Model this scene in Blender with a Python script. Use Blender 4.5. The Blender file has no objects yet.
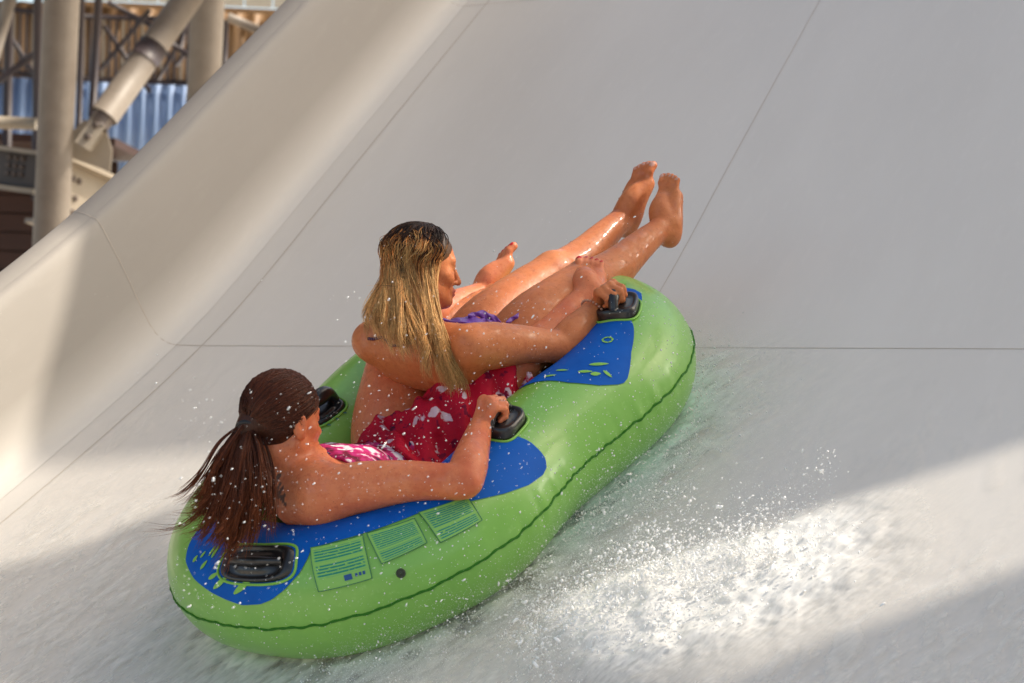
import bpy, math, random
import numpy as np
from mathutils import Matrix, Vector
random.seed(7); RNG = np.random.default_rng(11)
SC = bpy.context.scene
COL = SC.collection
# ------------------------------------------------------------------ frames
FPX, CX, CY = 2844.0, 512.0, 341.5
Rm = np.array([[0.56878704, 0.76283121, -0.30752212],
               [0.48865947, -0.01267153, 0.87238258],
               [-0.66158388, 0.64647349, 0.37997209]])      # ride frame (along, across, up off the slide) -> camera axes
CT = np.array([-0.20107254, -0.30100983, -7.7])
ROLL = math.radians(2.6)
cr, sr = math.cos(ROLL), math.sin(ROLL)
Rw = np.array([[cr, -sr, 0], [0, 0, -1.0], [sr, cr, 0]])     # camera axes -> world
FR = Rw @ Rm
FO = Rw @ CT
OC = Rm.T @ (-CT)
def W(p): return np.asarray(p, float) @ FR.T + FO            # ride frame -> world
def ray(q):
    d = Rm.T @ np.array([(q[0]-CX)/FPX, -(q[1]-CY)/FPX, -1.0]); return d/np.linalg.norm(d)
def PV(q, v):                                                # point of the ride frame seen along a sight line, at lateral v
    d = ray(q); return OC + d*((v-OC[1])/d[1])
def PL(p0, q, L, far=True):
    d = ray(q); m = OC-p0; b = m@d; D = b*b-(m@m-L*L)
    t = -b + (0 if D < 0 else (math.sqrt(D) if far else -math.sqrt(D))); return OC + d*t
def cam2t(c): return Rm.T @ np.asarray(c, float)
def BG(x, y, d): return Rw @ np.array([(x-CX)/FPX*d, -(y-CY)/FPX*d, -d])   # world point far behind the slide
def nrm(a): a = np.asarray(a, float); return a/np.linalg.norm(a)
# ------------------------------------------------------------------ objects
WM = {}
def link(o, M, parent=None):
    COL.objects.link(o); WM[o.name] = M
    if parent is not None:
        o.parent = parent; o.matrix_parent_inverse = Matrix.Identity(4)
        o.matrix_local = WM[parent.name].inverted() @ M
    else: o.matrix_world = M
    return o
def tag(o, label=None, cat=None, group=None, kind=None):
    if label: o['label'] = label
    if cat: o['category'] = cat
    if group: o['group'] = group
    if kind: o['kind'] = kind
    return o
def empty(name, world_loc, label, cat, group=None):
    o = bpy.data.objects.new(name, None); o.empty_display_size = .1
    link(o, Matrix.Translation(Vector(world_loc))); return tag(o, label, cat, group)
def mesh(name, V, Fs, mat, parent=None, smooth=True, world=False, uv=None, col=None, flat_edges=None):
    """V in the ride frame (or in world coordinates); ONE mesh object"""
    V = np.asarray(V, float)
    Vw = V if world else W(V)
    base = np.array(WM[parent.name].translation) if parent is not None else Vw.mean(0)
    me = bpy.data.meshes.new(name)
    Vl = Vw-base
    if not world: Fs = Fs[:, ::-1] if isinstance(Fs, np.ndarray) else [tuple(reversed(f)) for f in Fs]   # the ride frame is left-handed
    if isinstance(Fs, np.ndarray):
        n, k = Fs.shape
        me.vertices.add(len(Vl)); me.vertices.foreach_set('co', Vl.astype(np.float32).ravel())
        me.loops.add(n*k); me.loops.foreach_set('vertex_index', Fs.astype(np.int32).ravel())
        me.polygons.add(n); me.polygons.foreach_set('loop_start', np.arange(0, n*k, k, dtype=np.int32))
        me.update(calc_edges=True)
    else: me.from_pydata(Vl.tolist(), [], Fs)
    me.validate()
    if smooth: me.polygons.foreach_set('use_smooth', [True]*len(me.polygons))
    if uv is not None:
        lay = me.uv_layers.new(name='UVMap'); li = np.zeros(len(me.loops), np.int32); me.loops.foreach_get('vertex_index', li)
        lay.data.foreach_set('uv', np.asarray(uv, np.float32)[li].ravel())
    if col is not None:
        a = me.color_attributes.new('paint', 'FLOAT_COLOR', 'POINT'); a.data.foreach_set('color', np.asarray(col, np.float32).ravel())
    if mat is not None: me.materials.append(mat)
    me.update()
    o = bpy.data.objects.new(name, me)
    return link(o, Matrix.Translation(Vector(base)), parent)
def grid_faces(n, m, wrap_n=False, wrap_m=False):
    i = np.arange(n if wrap_n else n-1); j = np.arange(m if wrap_m else m-1)
    I, J = np.meshgrid(i, j, indexing='ij'); I2 = (I+1) % n; J2 = (J+1) % m
    return np.stack([I*m+J, I2*m+J, I2*m+J2, I*m+J2], -1).reshape(-1, 4)
class MB:
    def __init__(s): s.V = []; s.F = []
    def add(s, V, F):
        o = len(s.V); s.V += [tuple(map(float, v)) for v in V]; s.F += [tuple(int(i)+o for i in f) for f in F]
    def box(s, a, b, c, d, h0=None):                         # corner a and three edge vectors
        a, b, c, d = map(np.asarray, (a, b, c, d))
        V = [a, a+b, a+b+c, a+c, a+d, a+b+d, a+b+c+d, a+c+d]
        s.add(V, [(0, 3, 2, 1), (4, 5, 6, 7), (0, 1, 5, 4), (1, 2, 6, 5), (2, 3, 7, 6), (3, 0, 4, 7)])
    def tube(s, P, r, n=12, cap=True):
        V, F = tube(P, r, n, cap); s.add(V, F)
    def build(s, name, mat, parent=None, smooth=False, world=True, **k):
        return mesh(name, s.V, s.F, mat, parent, smooth, world, **k)
def tube(P, r, n=8, cap=True):
    P = np.asarray(P, float); m = len(P); r = np.broadcast_to(np.asarray(r, float), (m,))
    T = np.gradient(P, axis=0); T /= np.linalg.norm(T, axis=1)[:, None]+1e-12
    a = np.cross(T[0], [0.31, 0.2, 0.93]); a /= np.linalg.norm(a); V = []
    for i in range(m):
        a = a-T[i]*(a@T[i]); a /= np.linalg.norm(a)+1e-12; b = np.cross(T[i], a)
        th = np.arange(n)*2*math.pi/n
        V.append(P[i]+r[i]*(np.cos(th)[:, None]*a+np.sin(th)[:, None]*b))
    F = [tuple(f) for f in grid_faces(m, n, False, True)[:, ::-1]]
    if cap: F += [tuple(range(n)), tuple(reversed(range((m-1)*n, m*n)))]
    return np.concatenate(V), F
def smoothpath(P, n):
    P = np.asarray(P, float); Q = np.vstack([2*P[0]-P[1], P, 2*P[-1]-P[-2]]); out = []
    for t in np.linspace(0, len(P)-1-1e-9, n):
        i = int(t); f = t-i; a, b, c, d = Q[i:i+4]
        out.append(.5*(2*b+(c-a)*f+(2*a-5*b+4*c-d)*f*f+(3*b-a-3*c+d)*f**3))
    return np.array(out)
# ------------------------------------------------------------------ materials
def mat(name, base=(.5, .5, .5), rough=.5, **k):
    m = bpy.data.materials.new(name); m.use_nodes = True
    b = m.node_tree.nodes['Principled BSDF']
    b.inputs['Base Color'].default_value = (*base, 1); b.inputs['Roughness'].default_value = rough
    for kk, v in k.items(): b.inputs[kk.replace('_', ' ')].default_value = v
    return m
def nd(m, t, **k):
    n = m.node_tree.nodes.new(t)
    for a, v in k.items():
        if a in n.inputs.keys() if hasattr(n.inputs, 'keys') else False: n.inputs[a].default_value = v
        else: setattr(n, a, v)
    return n
def lk(m, a, b): m.node_tree.links.new(a, b)
def bsdf(m): return m.node_tree.nodes['Principled BSDF']
def noise(m, scale, detail=4, rough=.55, vec=None, stretch=None, coord='Object', rot=None):
    n = nd(m, 'ShaderNodeTexNoise'); n.inputs['Scale'].default_value = scale; n.inputs['Detail'].default_value = detail; n.inputs['Roughness'].default_value = rough
    tc = nd(m, 'ShaderNodeTexCoord'); src = tc.outputs[coord]
    if stretch is not None:
        mp = nd(m, 'ShaderNodeMapping'); mp.inputs['Scale'].default_value = stretch
        if rot is not None: mp.inputs['Rotation'].default_value = rot
        lk(m, src, mp.inputs['Vector']); src = mp.outputs['Vector']
    lk(m, src, n.inputs['Vector']); return n.outputs['Fac']
def ramp(m, fac, stops):
    r = nd(m, 'ShaderNodeValToRGB'); e = r.color_ramp.elements
    while len(e) < len(stops): e.new(.5)
    for x, (p, c) in zip(e, stops): x.position = p; x.color = (*c, 1) if len(c) == 3 else c
    lk(m, fac, r.inputs['Fac']); return r.outputs['Color']
def bump(m, h, strength=.3, dist=.01, prev=None):
    b = nd(m, 'ShaderNodeBump'); b.inputs['Strength'].default_value = strength; b.inputs['Distance'].default_value = dist
    lk(m, h, b.inputs['Height'])
    if prev is not None: lk(m, prev, b.inputs['Normal'])
    return b.outputs['Normal']
def mix(m, fac, a, b, mode='MIX'):
    x = nd(m, 'ShaderNodeMix'); x.data_type = 'RGBA'; x.blend_type = mode
    if isinstance(fac, (int, float)): x.inputs[0].default_value = fac
    else: lk(m, fac, x.inputs[0])
    for s, v in ((6, a), (7, b)):
        if isinstance(v, tuple): x.inputs[s].default_value = (*v, 1)
        else: lk(m, v, x.inputs[s])
    return x.outputs[2]
def rampf(m, fac, a, b): return ramp(m, fac, [(a, (0, 0, 0)), (b, (1, 1, 1))])
def attr(m, nm='paint'):
    a = nd(m, 'ShaderNodeAttribute'); a.attribute_name = nm; return a
# ------------------------------------------------------------------ signed distance bodies
class Field:
    def __init__(s, lo, hi, h):
        s.lo = np.array(lo, float); s.h = h; s.n = np.ceil((np.array(hi)-s.lo)/h).astype(int)+1
        s.D = np.full(s.n, .12, np.float32)
    def box(s, lo, hi):
        a = np.clip(np.floor((np.asarray(lo)-s.lo)/s.h).astype(int), 0, s.n); b = np.clip(np.ceil((np.asarray(hi)-s.lo)/s.h).astype(int)+1, 0, s.n)
        return a, b
    def xyz(s, a, b):
        return [(s.lo[i]+s.h*np.arange(a[i], b[i])).astype(np.float32).reshape([-1 if j == i else 1 for j in range(3)]) for i in range(3)]
    def op(s, fn, lo, hi, k, sub=False):
        m = k+.02; a, b = s.box(np.asarray(lo)-m, np.asarray(hi)+m)
        if (b <= a).any(): return
        X, Y, Z = s.xyz(a, b); d = fn(X, Y, Z).astype(np.float32); sl = tuple(slice(a[i], b[i]) for i in range(3)); D = s.D[sl]
        if sub: d = -d; h = np.maximum(k-np.abs(D-d), 0)/k; s.D[sl] = np.maximum(D, d)+h*h*k*.25
        else: h = np.maximum(k-np.abs(D-d), 0)/k; s.D[sl] = np.minimum(D, d)-h*h*k*.25
    def cone(s, a, b, ra, rb, k=.015, sub=False):
        a = np.asarray(a, float); b = np.asarray(b, float); r = max(ra, rb); ab = b-a; L2 = ab@ab+1e-12
        def fn(X, Y, Z):
            t = np.clip(((X-a[0])*ab[0]+(Y-a[1])*ab[1]+(Z-a[2])*ab[2])/L2, 0, 1)
            return np.sqrt((X-a[0]-t*ab[0])**2+(Y-a[1]-t*ab[1])**2+(Z-a[2]-t*ab[2])**2)-(ra+(rb-ra)*t)
        s.op(fn, np.minimum(a, b)-r, np.maximum(a, b)+r, k, sub)
    def chain(s, P, R, k=.015, n=None):
        P = np.asarray(P, float); m = n or (len(P)-1)*4+1; Q = smoothpath(P, m)
        r = np.interp(np.linspace(0, len(P)-1, m), np.arange(len(P)), R)
        for i in range(m-1): s.cone(Q[i], Q[i+1], r[i], r[i+1], k)
    def ell(s, c, ax, R, k=.02, sub=False):                  # ax: rows are the axes
        c = np.asarray(c, float); ax = np.asarray(ax, float); R = np.asarray(R, float); mr = R.min()
        def fn(X, Y, Z):
            q = [((X-c[0])*ax[i][0]+(Y-c[1])*ax[i][1]+(Z-c[2])*ax[i][2])/R[i] for i in range(3)]
            k0 = np.sqrt(q[0]**2+q[1]**2+q[2]**2)+1e-6; k1 = np.sqrt((q[0]/R[0])**2+(q[1]/R[1])**2+(q[2]/R[2])**2)+1e-6
            return k0*(k0-1)/k1
        e = np.sqrt(((ax*R[:, None])**2).sum(0)); s.op(fn, c-e, c+e, k, sub)
    def slab(s, P, lat, RX, RY, k=.05, n=9):                 # torso: elliptical sections along a path
        P = smoothpath(P, n); m = len(P); tt = np.linspace(0, 1, m); t0 = np.linspace(0, 1, len(RX))
        RX = np.interp(tt, t0, RX); RY = np.interp(tt, t0, RY); lat = nrm(lat)
        for i in range(m-1):
            a, b = P[i], P[i+1]; ab = b-a; L2 = ab@ab
            def fn(X, Y, Z, a=a, ab=ab, L2=L2, i=i):
                t = np.clip(((X-a[0])*ab[0]+(Y-a[1])*ab[1]+(Z-a[2])*ab[2])/L2, 0, 1)
                q = [X-a[0]-t*ab[0], Y-a[1]-t*ab[1], Z-a[2]-t*ab[2]]
                l = q[0]*lat[0]+q[1]*lat[1]+q[2]*lat[2]
                rr = np.maximum(q[0]**2+q[1]**2+q[2]**2-l*l, 0)
                rx = RX[i]+(RX[i+1]-RX[i])*t; ry = RY[i]+(RY[i+1]-RY[i])*t
                k0 = np.sqrt(l*l/rx**2+rr/ry**2)+1e-6; k1 = np.sqrt(l*l/rx**4+rr/ry**4)+1e-6
                return k0*(k0-1)/k1
            r = max(RX[i], RX[i+1]); s.op(fn, np.minimum(a, b)-r, np.maximum(a, b)+r, k)
    def mesh(s, D=None):
        D = s.D if D is None else D
        S = D < 0; n = np.array(D.shape)-1
        cnt = np.zeros(n, np.int8)
        for c in range(8): cnt += S[(c & 1):n[0]+(c & 1), (c >> 1 & 1):n[1]+(c >> 1 & 1), (c >> 2):n[2]+(c >> 2)]
        act = (cnt > 0) & (cnt < 8); idx = np.argwhere(act); ids = np.full(n, -1, np.int32); ids[act] = np.arange(len(idx))
        acc = np.zeros((len(idx), 3)); w = np.zeros(len(idx)); i, j, k = idx.T
        for ax in range(3):
            o = [x for x in range(3) if x != ax]
            for p in (0, 1):
                for q in (0, 1):
                    off = np.zeros(3, int); off[o[0]] = p; off[o[1]] = q; off2 = off.copy(); off2[ax] = 1
                    d0 = D[i+off[0], j+off[1], k+off[2]]; d1 = D[i+off2[0], j+off2[1], k+off2[2]]
                    m = (d0 < 0) != (d1 < 0); t = np.where(m, d0/(d0-d1+1e-12), 0)
                    pt = np.tile(off.astype(float), (len(idx), 1)); pt[:, ax] = t
                    acc += pt*m[:, None]; w += m
        V = s.lo+s.h*(idx+acc/w[:, None]); Fs = []
        for ax in range(3):
            o = [x for x in range(3) if x != ax]; a1 = [slice(None)]*3; a2 = [slice(None)]*3; a1[ax] = slice(0, -1); a2[ax] = slice(1, None)
            s0, s1 = S[tuple(a1)], S[tuple(a2)]
            for flip in (False, True):
                e = np.argwhere((s0 & ~s1) if not flip else (~s0 & s1))
                e = e[(e[:, o[0]] > 0) & (e[:, o[1]] > 0) & (e[:, o[0]] < n[o[0]]) & (e[:, o[1]] < n[o[1]])]
                if len(e) == 0: continue
                q = []
                for (p, r) in ((1, 1), (0, 1), (0, 0), (1, 0)):
                    c = e.copy(); c[:, o[0]] -= p; c[:, o[1]] -= r; q.append(ids[c[:, 0], c[:, 1], c[:, 2]])
                q = np.stack(q, 1); flipq = flip ^ (ax == 1)
                Fs.append(q[:, ::-1] if flipq else q)
        return V, np.concatenate(Fs)
def sample(F, D, P):                                        # nearest-cell field value at points
    ijk = np.clip(np.rint((P-F.lo)/F.h).astype(int), 0, np.array(D.shape)-1); return D[ijk[:, 0], ijk[:, 1], ijk[:, 2]]
# ================================================================== materials used
M = {}
def build_materials():
    # slide: white gel coat under running water
    m = mat('slide_gelcoat', (.68, .64, .60), .3, Coat_Weight=.06, Coat_Roughness=.2); M['slide'] = m
    st = noise(m, 1.0, 5, .6, stretch=(.5, 2.2, 1.), rot=(0, 0, .3), coord='UV'); fine = noise(m, 9., 4, .6, stretch=(.7, 2.5, 1), coord='UV', rot=(0, 0, .25))
    c = mix(m, rampf(m, st, .35, .7), (.655, .61, .553), (.70, .655, .597)); c = mix(m, rampf(m, fine, .55, .95), c, (.72, .675, .62)); lk(m, c, bsdf(m).inputs['Base Color'])
    w1 = noise(m, 3., 3, .5, stretch=(.6, 2.2, 1), coord='UV', rot=(0, 0, .3)); w2 = noise(m, 26., 3, .5, stretch=(.55, 1.6, 1), coord='UV', rot=(0, 0, .2))
    n = bump(m, w1, .07, .02); n = bump(m, w2, .02, .006, n); lk(m, n, bsdf(m).inputs['Normal'])
    rr = nd(m, 'ShaderNodeMapRange'); rr.inputs['To Min'].default_value = .36; rr.inputs['To Max'].default_value = .44; lk(m, fine, rr.inputs['Value']); lk(m, rr.outputs[0], bsdf(m).inputs['Roughness'])
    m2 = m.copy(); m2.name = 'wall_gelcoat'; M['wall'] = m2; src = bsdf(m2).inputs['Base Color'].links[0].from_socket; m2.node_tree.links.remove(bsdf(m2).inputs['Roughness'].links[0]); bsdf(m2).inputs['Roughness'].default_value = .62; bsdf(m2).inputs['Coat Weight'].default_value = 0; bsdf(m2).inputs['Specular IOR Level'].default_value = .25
    uvn = nd(m2, 'ShaderNodeUVMap'); sp = nd(m2, 'ShaderNodeSeparateXYZ'); lk(m2, uvn.outputs[0], sp.inputs[0]); mr = nd(m2, 'ShaderNodeMapRange')      # beiger wall coat, its colour also darkened above the fillet to offset bright sky light
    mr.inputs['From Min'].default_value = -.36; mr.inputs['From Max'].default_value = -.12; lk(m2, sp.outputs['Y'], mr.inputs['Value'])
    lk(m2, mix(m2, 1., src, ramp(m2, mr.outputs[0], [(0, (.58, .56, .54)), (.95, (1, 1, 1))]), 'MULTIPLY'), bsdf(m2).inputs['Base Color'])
    m = mat('joint_sealant', (.53, .46, .385), .6); M['joint'] = m
    m = mat('tube_green', (.115, .33, .032), .42, Coat_Weight=.4, Coat_Roughness=.16); M['green'] = m
    c = mix(m, rampf(m, noise(m, 5, 4), .3, .75), (.185, .44, .062), (.225, .50, .08)); c = mix(m, rampf(m, noise(m, 60, 3), .6, .78), c, (.26, .53, .11)); lk(m, c, bsdf(m).inputs['Base Color'])
    n = bump(m, noise(m, 7, 3), .25, .012); n = bump(m, noise(m, 240, 2), .08, .001, n); lk(m, n, bsdf(m).inputs['Normal'])
    m = mat('tube_blue', (.004, .075, .34), .6, Specular_IOR_Level=.15); M['blue'] = m
    c = mix(m, rampf(m, noise(m, 9, 4), .3, .8), (.001, .085, .40), (.002, .12, .52)); lk(m, c, bsdf(m).inputs['Base Color']); lk(m, bump(m, noise(m, 200, 2), .1, .001), bsdf(m).inputs['Normal'])
    M['seam'] = mat('seam_green', (.03, .16, .012), .6, Specular_IOR_Level=.2)
    M['green_mark'] = mat('print_green', (.22, .50, .06), .45)
    m = mat('black_rubber', (.012, .011, .011), .32, Coat_Weight=.3); M['rubber'] = m
    lk(m, bump(m, noise(m, 90, 3), .3, .002), bsdf(m).inputs['Normal'])
    M['inner'] = mat('inner_green', (.05, .13, .03), .5)
    # label: teal lettering too small to read, on the green skin
    m = mat('label_print', (.13, .36, .05), .5); M['label'] = m
    uv = nd(m, 'ShaderNodeUVMap'); wv = nd(m, 'ShaderNodeTexWave'); wv.bands_direction = 'Y'; wv.inputs['Scale'].default_value = 4.6; wv.inputs['Distortion'].default_value = 0; lk(m, uv.outputs[0], wv.inputs['Vector'])
    k = mix(m, 1., rampf(m, wv.outputs['Color'], .25, .5), rampf(m, noise(m, 1, 1, .5, stretch=(14, 15, 1), coord='UV'), .30, .38), 'MULTIPLY')
    at = attr(m); k2 = mix(m, 1., k, at.outputs['Color'], 'MULTIPLY')
    lk(m, mix(m, k2, (.24, .51, .10), (.006, .22, .15)), bsdf(m).inputs['Base Color'])
    M['teal'] = mat('print_teal', (.01, .16, .11), .45); M['navy'] = mat('print_blue', (.01, .07, .25), .45)
    def skin(nm, a, b, deep):
        m = mat(nm, a, .45, Subsurface_Weight=.12, Coat_Weight=.12, Coat_Roughness=.12, Specular_IOR_Level=.28); bsdf(m).inputs['Subsurface Radius'].default_value = (.012, .004, .002); bsdf(m).inputs['Subsurface Scale'].default_value = .6
        c = mix(m, rampf(m, noise(m, 9, 5), .3, .75), a, b); c = mix(m, rampf(m, noise(m, 70, 4), .5, .9), c, deep); c = mix(m, rampf(m, noise(m, 5, 6, .7), .52, .72), c, deep); c = mix(m, rampf(m, noise(m, 260, 2), .68, .75), c, tuple(x_*.62 for x_ in deep))
        at = attr(m); c = mix(m, at.outputs['Alpha'], c, at.outputs['Color']); lk(m, c, bsdf(m).inputs['Base Color'])
        wet = rampf(m, noise(m, 34, 5, .7), .53, .60); cw = nd(m, 'ShaderNodeMapRange'); cw.inputs['To Min'].default_value = .03; cw.inputs['To Max'].default_value = .6; lk(m, wet, cw.inputs['Value']); lk(m, cw.outputs[0], bsdf(m).inputs['Coat Weight'])
        n = bump(m, noise(m, 45, 5, .65), .4, .004); n = bump(m, noise(m, 420, 2), .25, .0008, n); lk(m, n, bsdf(m).inputs['Normal'])
        r = nd(m, 'ShaderNodeMapRange'); r.inputs['To Min'].default_value = .26; r.inputs['To Max'].default_value = .62; lk(m, noise(m, 38, 4), r.inputs['Value']); lk(m, r.outputs[0], bsdf(m).inputs['Roughness'])
        return m
    M['skinL'] = skin('skin_sunburnt', (.68, .19, .078), (.74, .25, .11), (.58, .13, .055))
    M['skinU'] = skin('skin_tanned', (.57, .17, .058), (.64, .225, .085), (.46, .115, .038))
    def hairm(nm, tint):
        m = mat(nm, (.1, .05, .02), .45, Specular_IOR_Level=.3); at = attr(m); c = mix(m, rampf(m, noise(m, 120, 3, stretch=(1, 1, 1)), .3, .7), at.outputs['Color'], mix(m, 1., at.outputs['Color'], tint, 'MULTIPLY')); lk(m, c, bsdf(m).inputs['Base Color'])
        lk(m, bump(m, noise(m, 260, 2, stretch=(1, 1, .15)), .5, .003), bsdf(m).inputs['Normal']); return m
    M['hair'] = hairm('hair_strands', (.7, .65, .6))
    # printed swimsuit
    m = mat('floral_print', (.3, .02, .06), .65, Specular_IOR_Level=.25); M['floral'] = m
    a = noise(m, 26, 2, .5); b = noise(m, 41, 2, .5)
    c = ramp(m, a, [(.36, (.12, .004, .02)), (.46, (.42, .012, .10)), (.54, (.50, .02, .17)), (.60, (.75, .66, .68))]); c = mix(m, rampf(m, b, .60, .63), c, (.05, .01, .06)); lk(m, c, bsdf(m).inputs['Base Color'])
    lk(m, bump(m, noise(m, 30, 3), .4, .01), bsdf(m).inputs['Normal'])
    m = mat('red_skirt', (.38, .008, .022), .7, Specular_IOR_Level=.2); M['red'] = m
    sw = noise(m, 17, 3, .5); c = mix(m, rampf(m, noise(m, 8, 3), .35, .7), (.56, .006, .03), (.40, .004, .025)); c = mix(m, rampf(m, sw, .60, .63), c, (.70, .50, .55)); c = mix(m, rampf(m, noise(m, 31, 2), .62, .66), c, (.20, .002, .03)); lk(m, c, bsdf(m).inputs['Base Color'])
    lk(m, bump(m, noise(m, 22, 3, stretch=(.6, 1.6, 1)), .6, .014), bsdf(m).inputs['Normal'])
    m = mat('purple_lycra', (.16, .05, .36), .42); M['purple'] = m; lk(m, bump(m, noise(m, 50, 3), .4, .006), bsdf(m).inputs['Normal'])
    M['plum'] = mat('plum_strap', (.05, .01, .06), .5)
    M['bead'] = mat('wooden_beads', (.55, .27, .17), .35)
    M['silver'] = mat('silver_chain', (.75, .72, .66), .25, Metallic=1.)
    M['dark'] = mat('hair_tie', (.01, .01, .012), .5)
    # water
    m = mat('water_drop', (.97, .96, .94), .15, Specular_IOR_Level=.8); M['drop'] = m
    M['bead_water'] = mat('bead_water', (.95, .95, .95), .04, Transmission_Weight=1., IOR=1.33); m = mat('spray_mist', (.88, .9, .9), .6); M['mist'] = m
    # steel and background
    def painted(nm, a, b, r=.5, sc=3.):
        m = mat(nm, a, r); c = mix(m, rampf(m, noise(m, sc, 5, .6), .35, .75), a, b); lk(m, c, bsdf(m).inputs['Base Color']); lk(m, bump(m, noise(m, 20, 3), .15, .01), bsdf(m).inputs['Normal']); return m
    M['steel'] = painted('cream_steel', (.27, .23, .19), (.19, .155, .125), .5, 5.)
    M['plate'] = painted('pale_plate', (.40, .34, .265), (.32, .27, .21))
    M['bolt'] = painted('bolt_steel', (.16, .12, .10), (.1, .08, .07))
    M['rod'] = painted('dark_rod', (.06, .045, .05), (.04, .03, .035)); M['shaded_steel'] = painted('shaded_steel', (.085, .066, .06), (.06, .045, .042))  # left beam web: steel colour darkened to paint in its shade
    M['tan'] = painted('tan_sheet', (.30, .175, .085), (.38, .24, .13))
    M['blue_sheet'] = painted('blue_sheet', (.27, .39, .66), (.33, .46, .70))
    M['fascia'] = painted('white_fascia', (.72, .66, .55), (.66, .6, .5))
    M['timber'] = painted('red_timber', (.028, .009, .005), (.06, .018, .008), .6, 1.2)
    M['ground'] = painted('paving', (.52, .46, .38), (.58, .52, .44), .8, .6)
    M['shade_caster'] = painted('shade_slab', (.42, .40, .37), (.36, .34, .31), .8)
build_materials()
# ================================================================== water slide
FLN = -.176                                                  # slide floor, just under the tube
cu = np.array([-3.2, -1.6, -.8, -.22, .25, .85, 1.29, 1.97, 2.73, 3.79, 5.0, 7.0])
cv = np.array([-1.62, -1.63, -1.645, -1.67, -1.71, -1.79, -1.92, -2.16, -2.42, -2.78, -3.19, -3.87])
def crease(u):                                               # the seam between floor and left wall
    g = np.linspace(-9, 7, 640); y = np.interp(g, cu, cv); k = np.ones(31)/31; ys = np.convolve(np.pad(y, 15, 'edge'), k, 'valid'); return np.interp(u, g, ys)
US = np.linspace(-8.5, 6.8, 240)
def build_slide():
    root = empty('water_slide', W([0, 0, FLN]), 'wide white water slide chute with a curved side wall and thin joint lines', 'water slide')
    vv = np.concatenate([[-.125], np.linspace(0, 10.6, 100)]); V = []; UV = []
    for u in US:
        for d in vv:
            V.append((u, crease(u)+d, FLN+.012*max(0, d-3.2)**2)); UV.append((u, d))
    mesh('slide_floor', V, grid_faces(len(US), len(vv))[:, ::-1], M['slide'], root, uv=UV)
    prof = [(0, 0), (-.06, 0), (-.12, .001), (-.15, .006), (-.178, .02), (-.198, .045), (-.210, .08), (-.217, .13), (-.222, .2), (-.228, .28), (-.238, .36), (-.250, .44), (-.258, .472), (-.268, .484), (-.285, .489)]
    full = prof; prof = prof[2:]; V = []; UV = []
    for u in US:
        l = 0
        for i, (d, h) in enumerate(prof):
            if i: l += math.hypot(d-prof[i-1][0], h-prof[i-1][1])
            V.append((u, crease(u)+d, FLN+h)); UV.append((u, -l-.12))
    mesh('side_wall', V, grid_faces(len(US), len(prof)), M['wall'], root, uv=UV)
    rim = [(-.2855, .489), (-.30, .497), (-.35, .512), (-.362, .508), (-.366, .495), (-.366, .43), (-.36, .43), (-.36, .3), (-.3, .05), (-.2, -.06), (0, -.07)]
    V = []; UV = []
    for u in US:
        for d, h in rim: V.append((u, crease(u)+d, FLN+h)); UV.append((u, d*3))
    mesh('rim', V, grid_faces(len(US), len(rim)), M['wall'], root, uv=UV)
    # right hand wall, unseen, made far taller than the left one to block sky light
    V = []; UV = []
    for u in US:
        for d, h in prof: V.append((u, crease(u)+10.6-d, FLN+.657+h*(2.0+9.0*min(1, max(0, (u-.3)/2.0))))); UV.append((u, 10.6-d))
    mesh('side_wall', V, grid_faces(len(US), len(prof))[:, ::-1], M['slide'], root, uv=UV)
    V = [(u, crease(u)+d, FLN-.08+.012*max(0, d-3.2)**2) for u in US for d in np.linspace(0, 10.6, 12)]
    mesh('underside', V, grid_faces(len(US), 12), M['slide'], root)
    prof = full
    # sealed joints: thin ribbons lying on the skin
    def ribbon(P, w, nrmv, name='joint'):
        P = np.asarray(P, float); T = np.gradient(P, axis=0); nv = np.asarray(nrmv, float)
        nv = np.broadcast_to(nv, P.shape); S = np.cross(T, nv); S /= np.linalg.norm(S, axis=1)[:, None]
        V = np.stack([P-S*w/2+nv*.001, P+nv*.0014, P+S*w/2+nv*.001], 1).reshape(-1, 3)
        mesh(name, V, grid_faces(len(P), 3)[:, ::-1], M['joint'], root)
    ug = np.linspace(-3, 6.7, 240); up = np.array([0, 0, 1.])
    ribbon([(u, crease(u)+.004, FLN) for u in ug], .0052, up)
    ribbon([(u, crease(u)+1.77, FLN) for u in ug], .0026, up)
    for u0 in (.825, 3.755):
        P = [(u0+.022*d+.03, crease(u0)+d, FLN+.012*max(0, d-3.2)**2) for d in np.linspace(0.0, 5.2, 60)]
        ribbon(P, .0032, up)
        pp = smoothpath([(d, h) for d, h in prof], 60); Tn = np.gradient(pp, axis=0); Tn /= np.linalg.norm(Tn, axis=1)[:, None]
        P = [(u0+.03, crease(u0+.03)+d, FLN+h) for d, h in pp]
        ribbon(P, .0042, np.stack([0*Tn[:, 0], Tn[:, 1], -Tn[:, 0]], 1)*1.0)
        pr_ = smoothpath(rim[:4], 12); P = [(u0+.03, crease(u0+.03)+d, FLN+h) for d, h in pr_]
        ribbon(P, .0042, np.array([0, .2, .98]))
    return root
SLIDE = build_slide()
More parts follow.
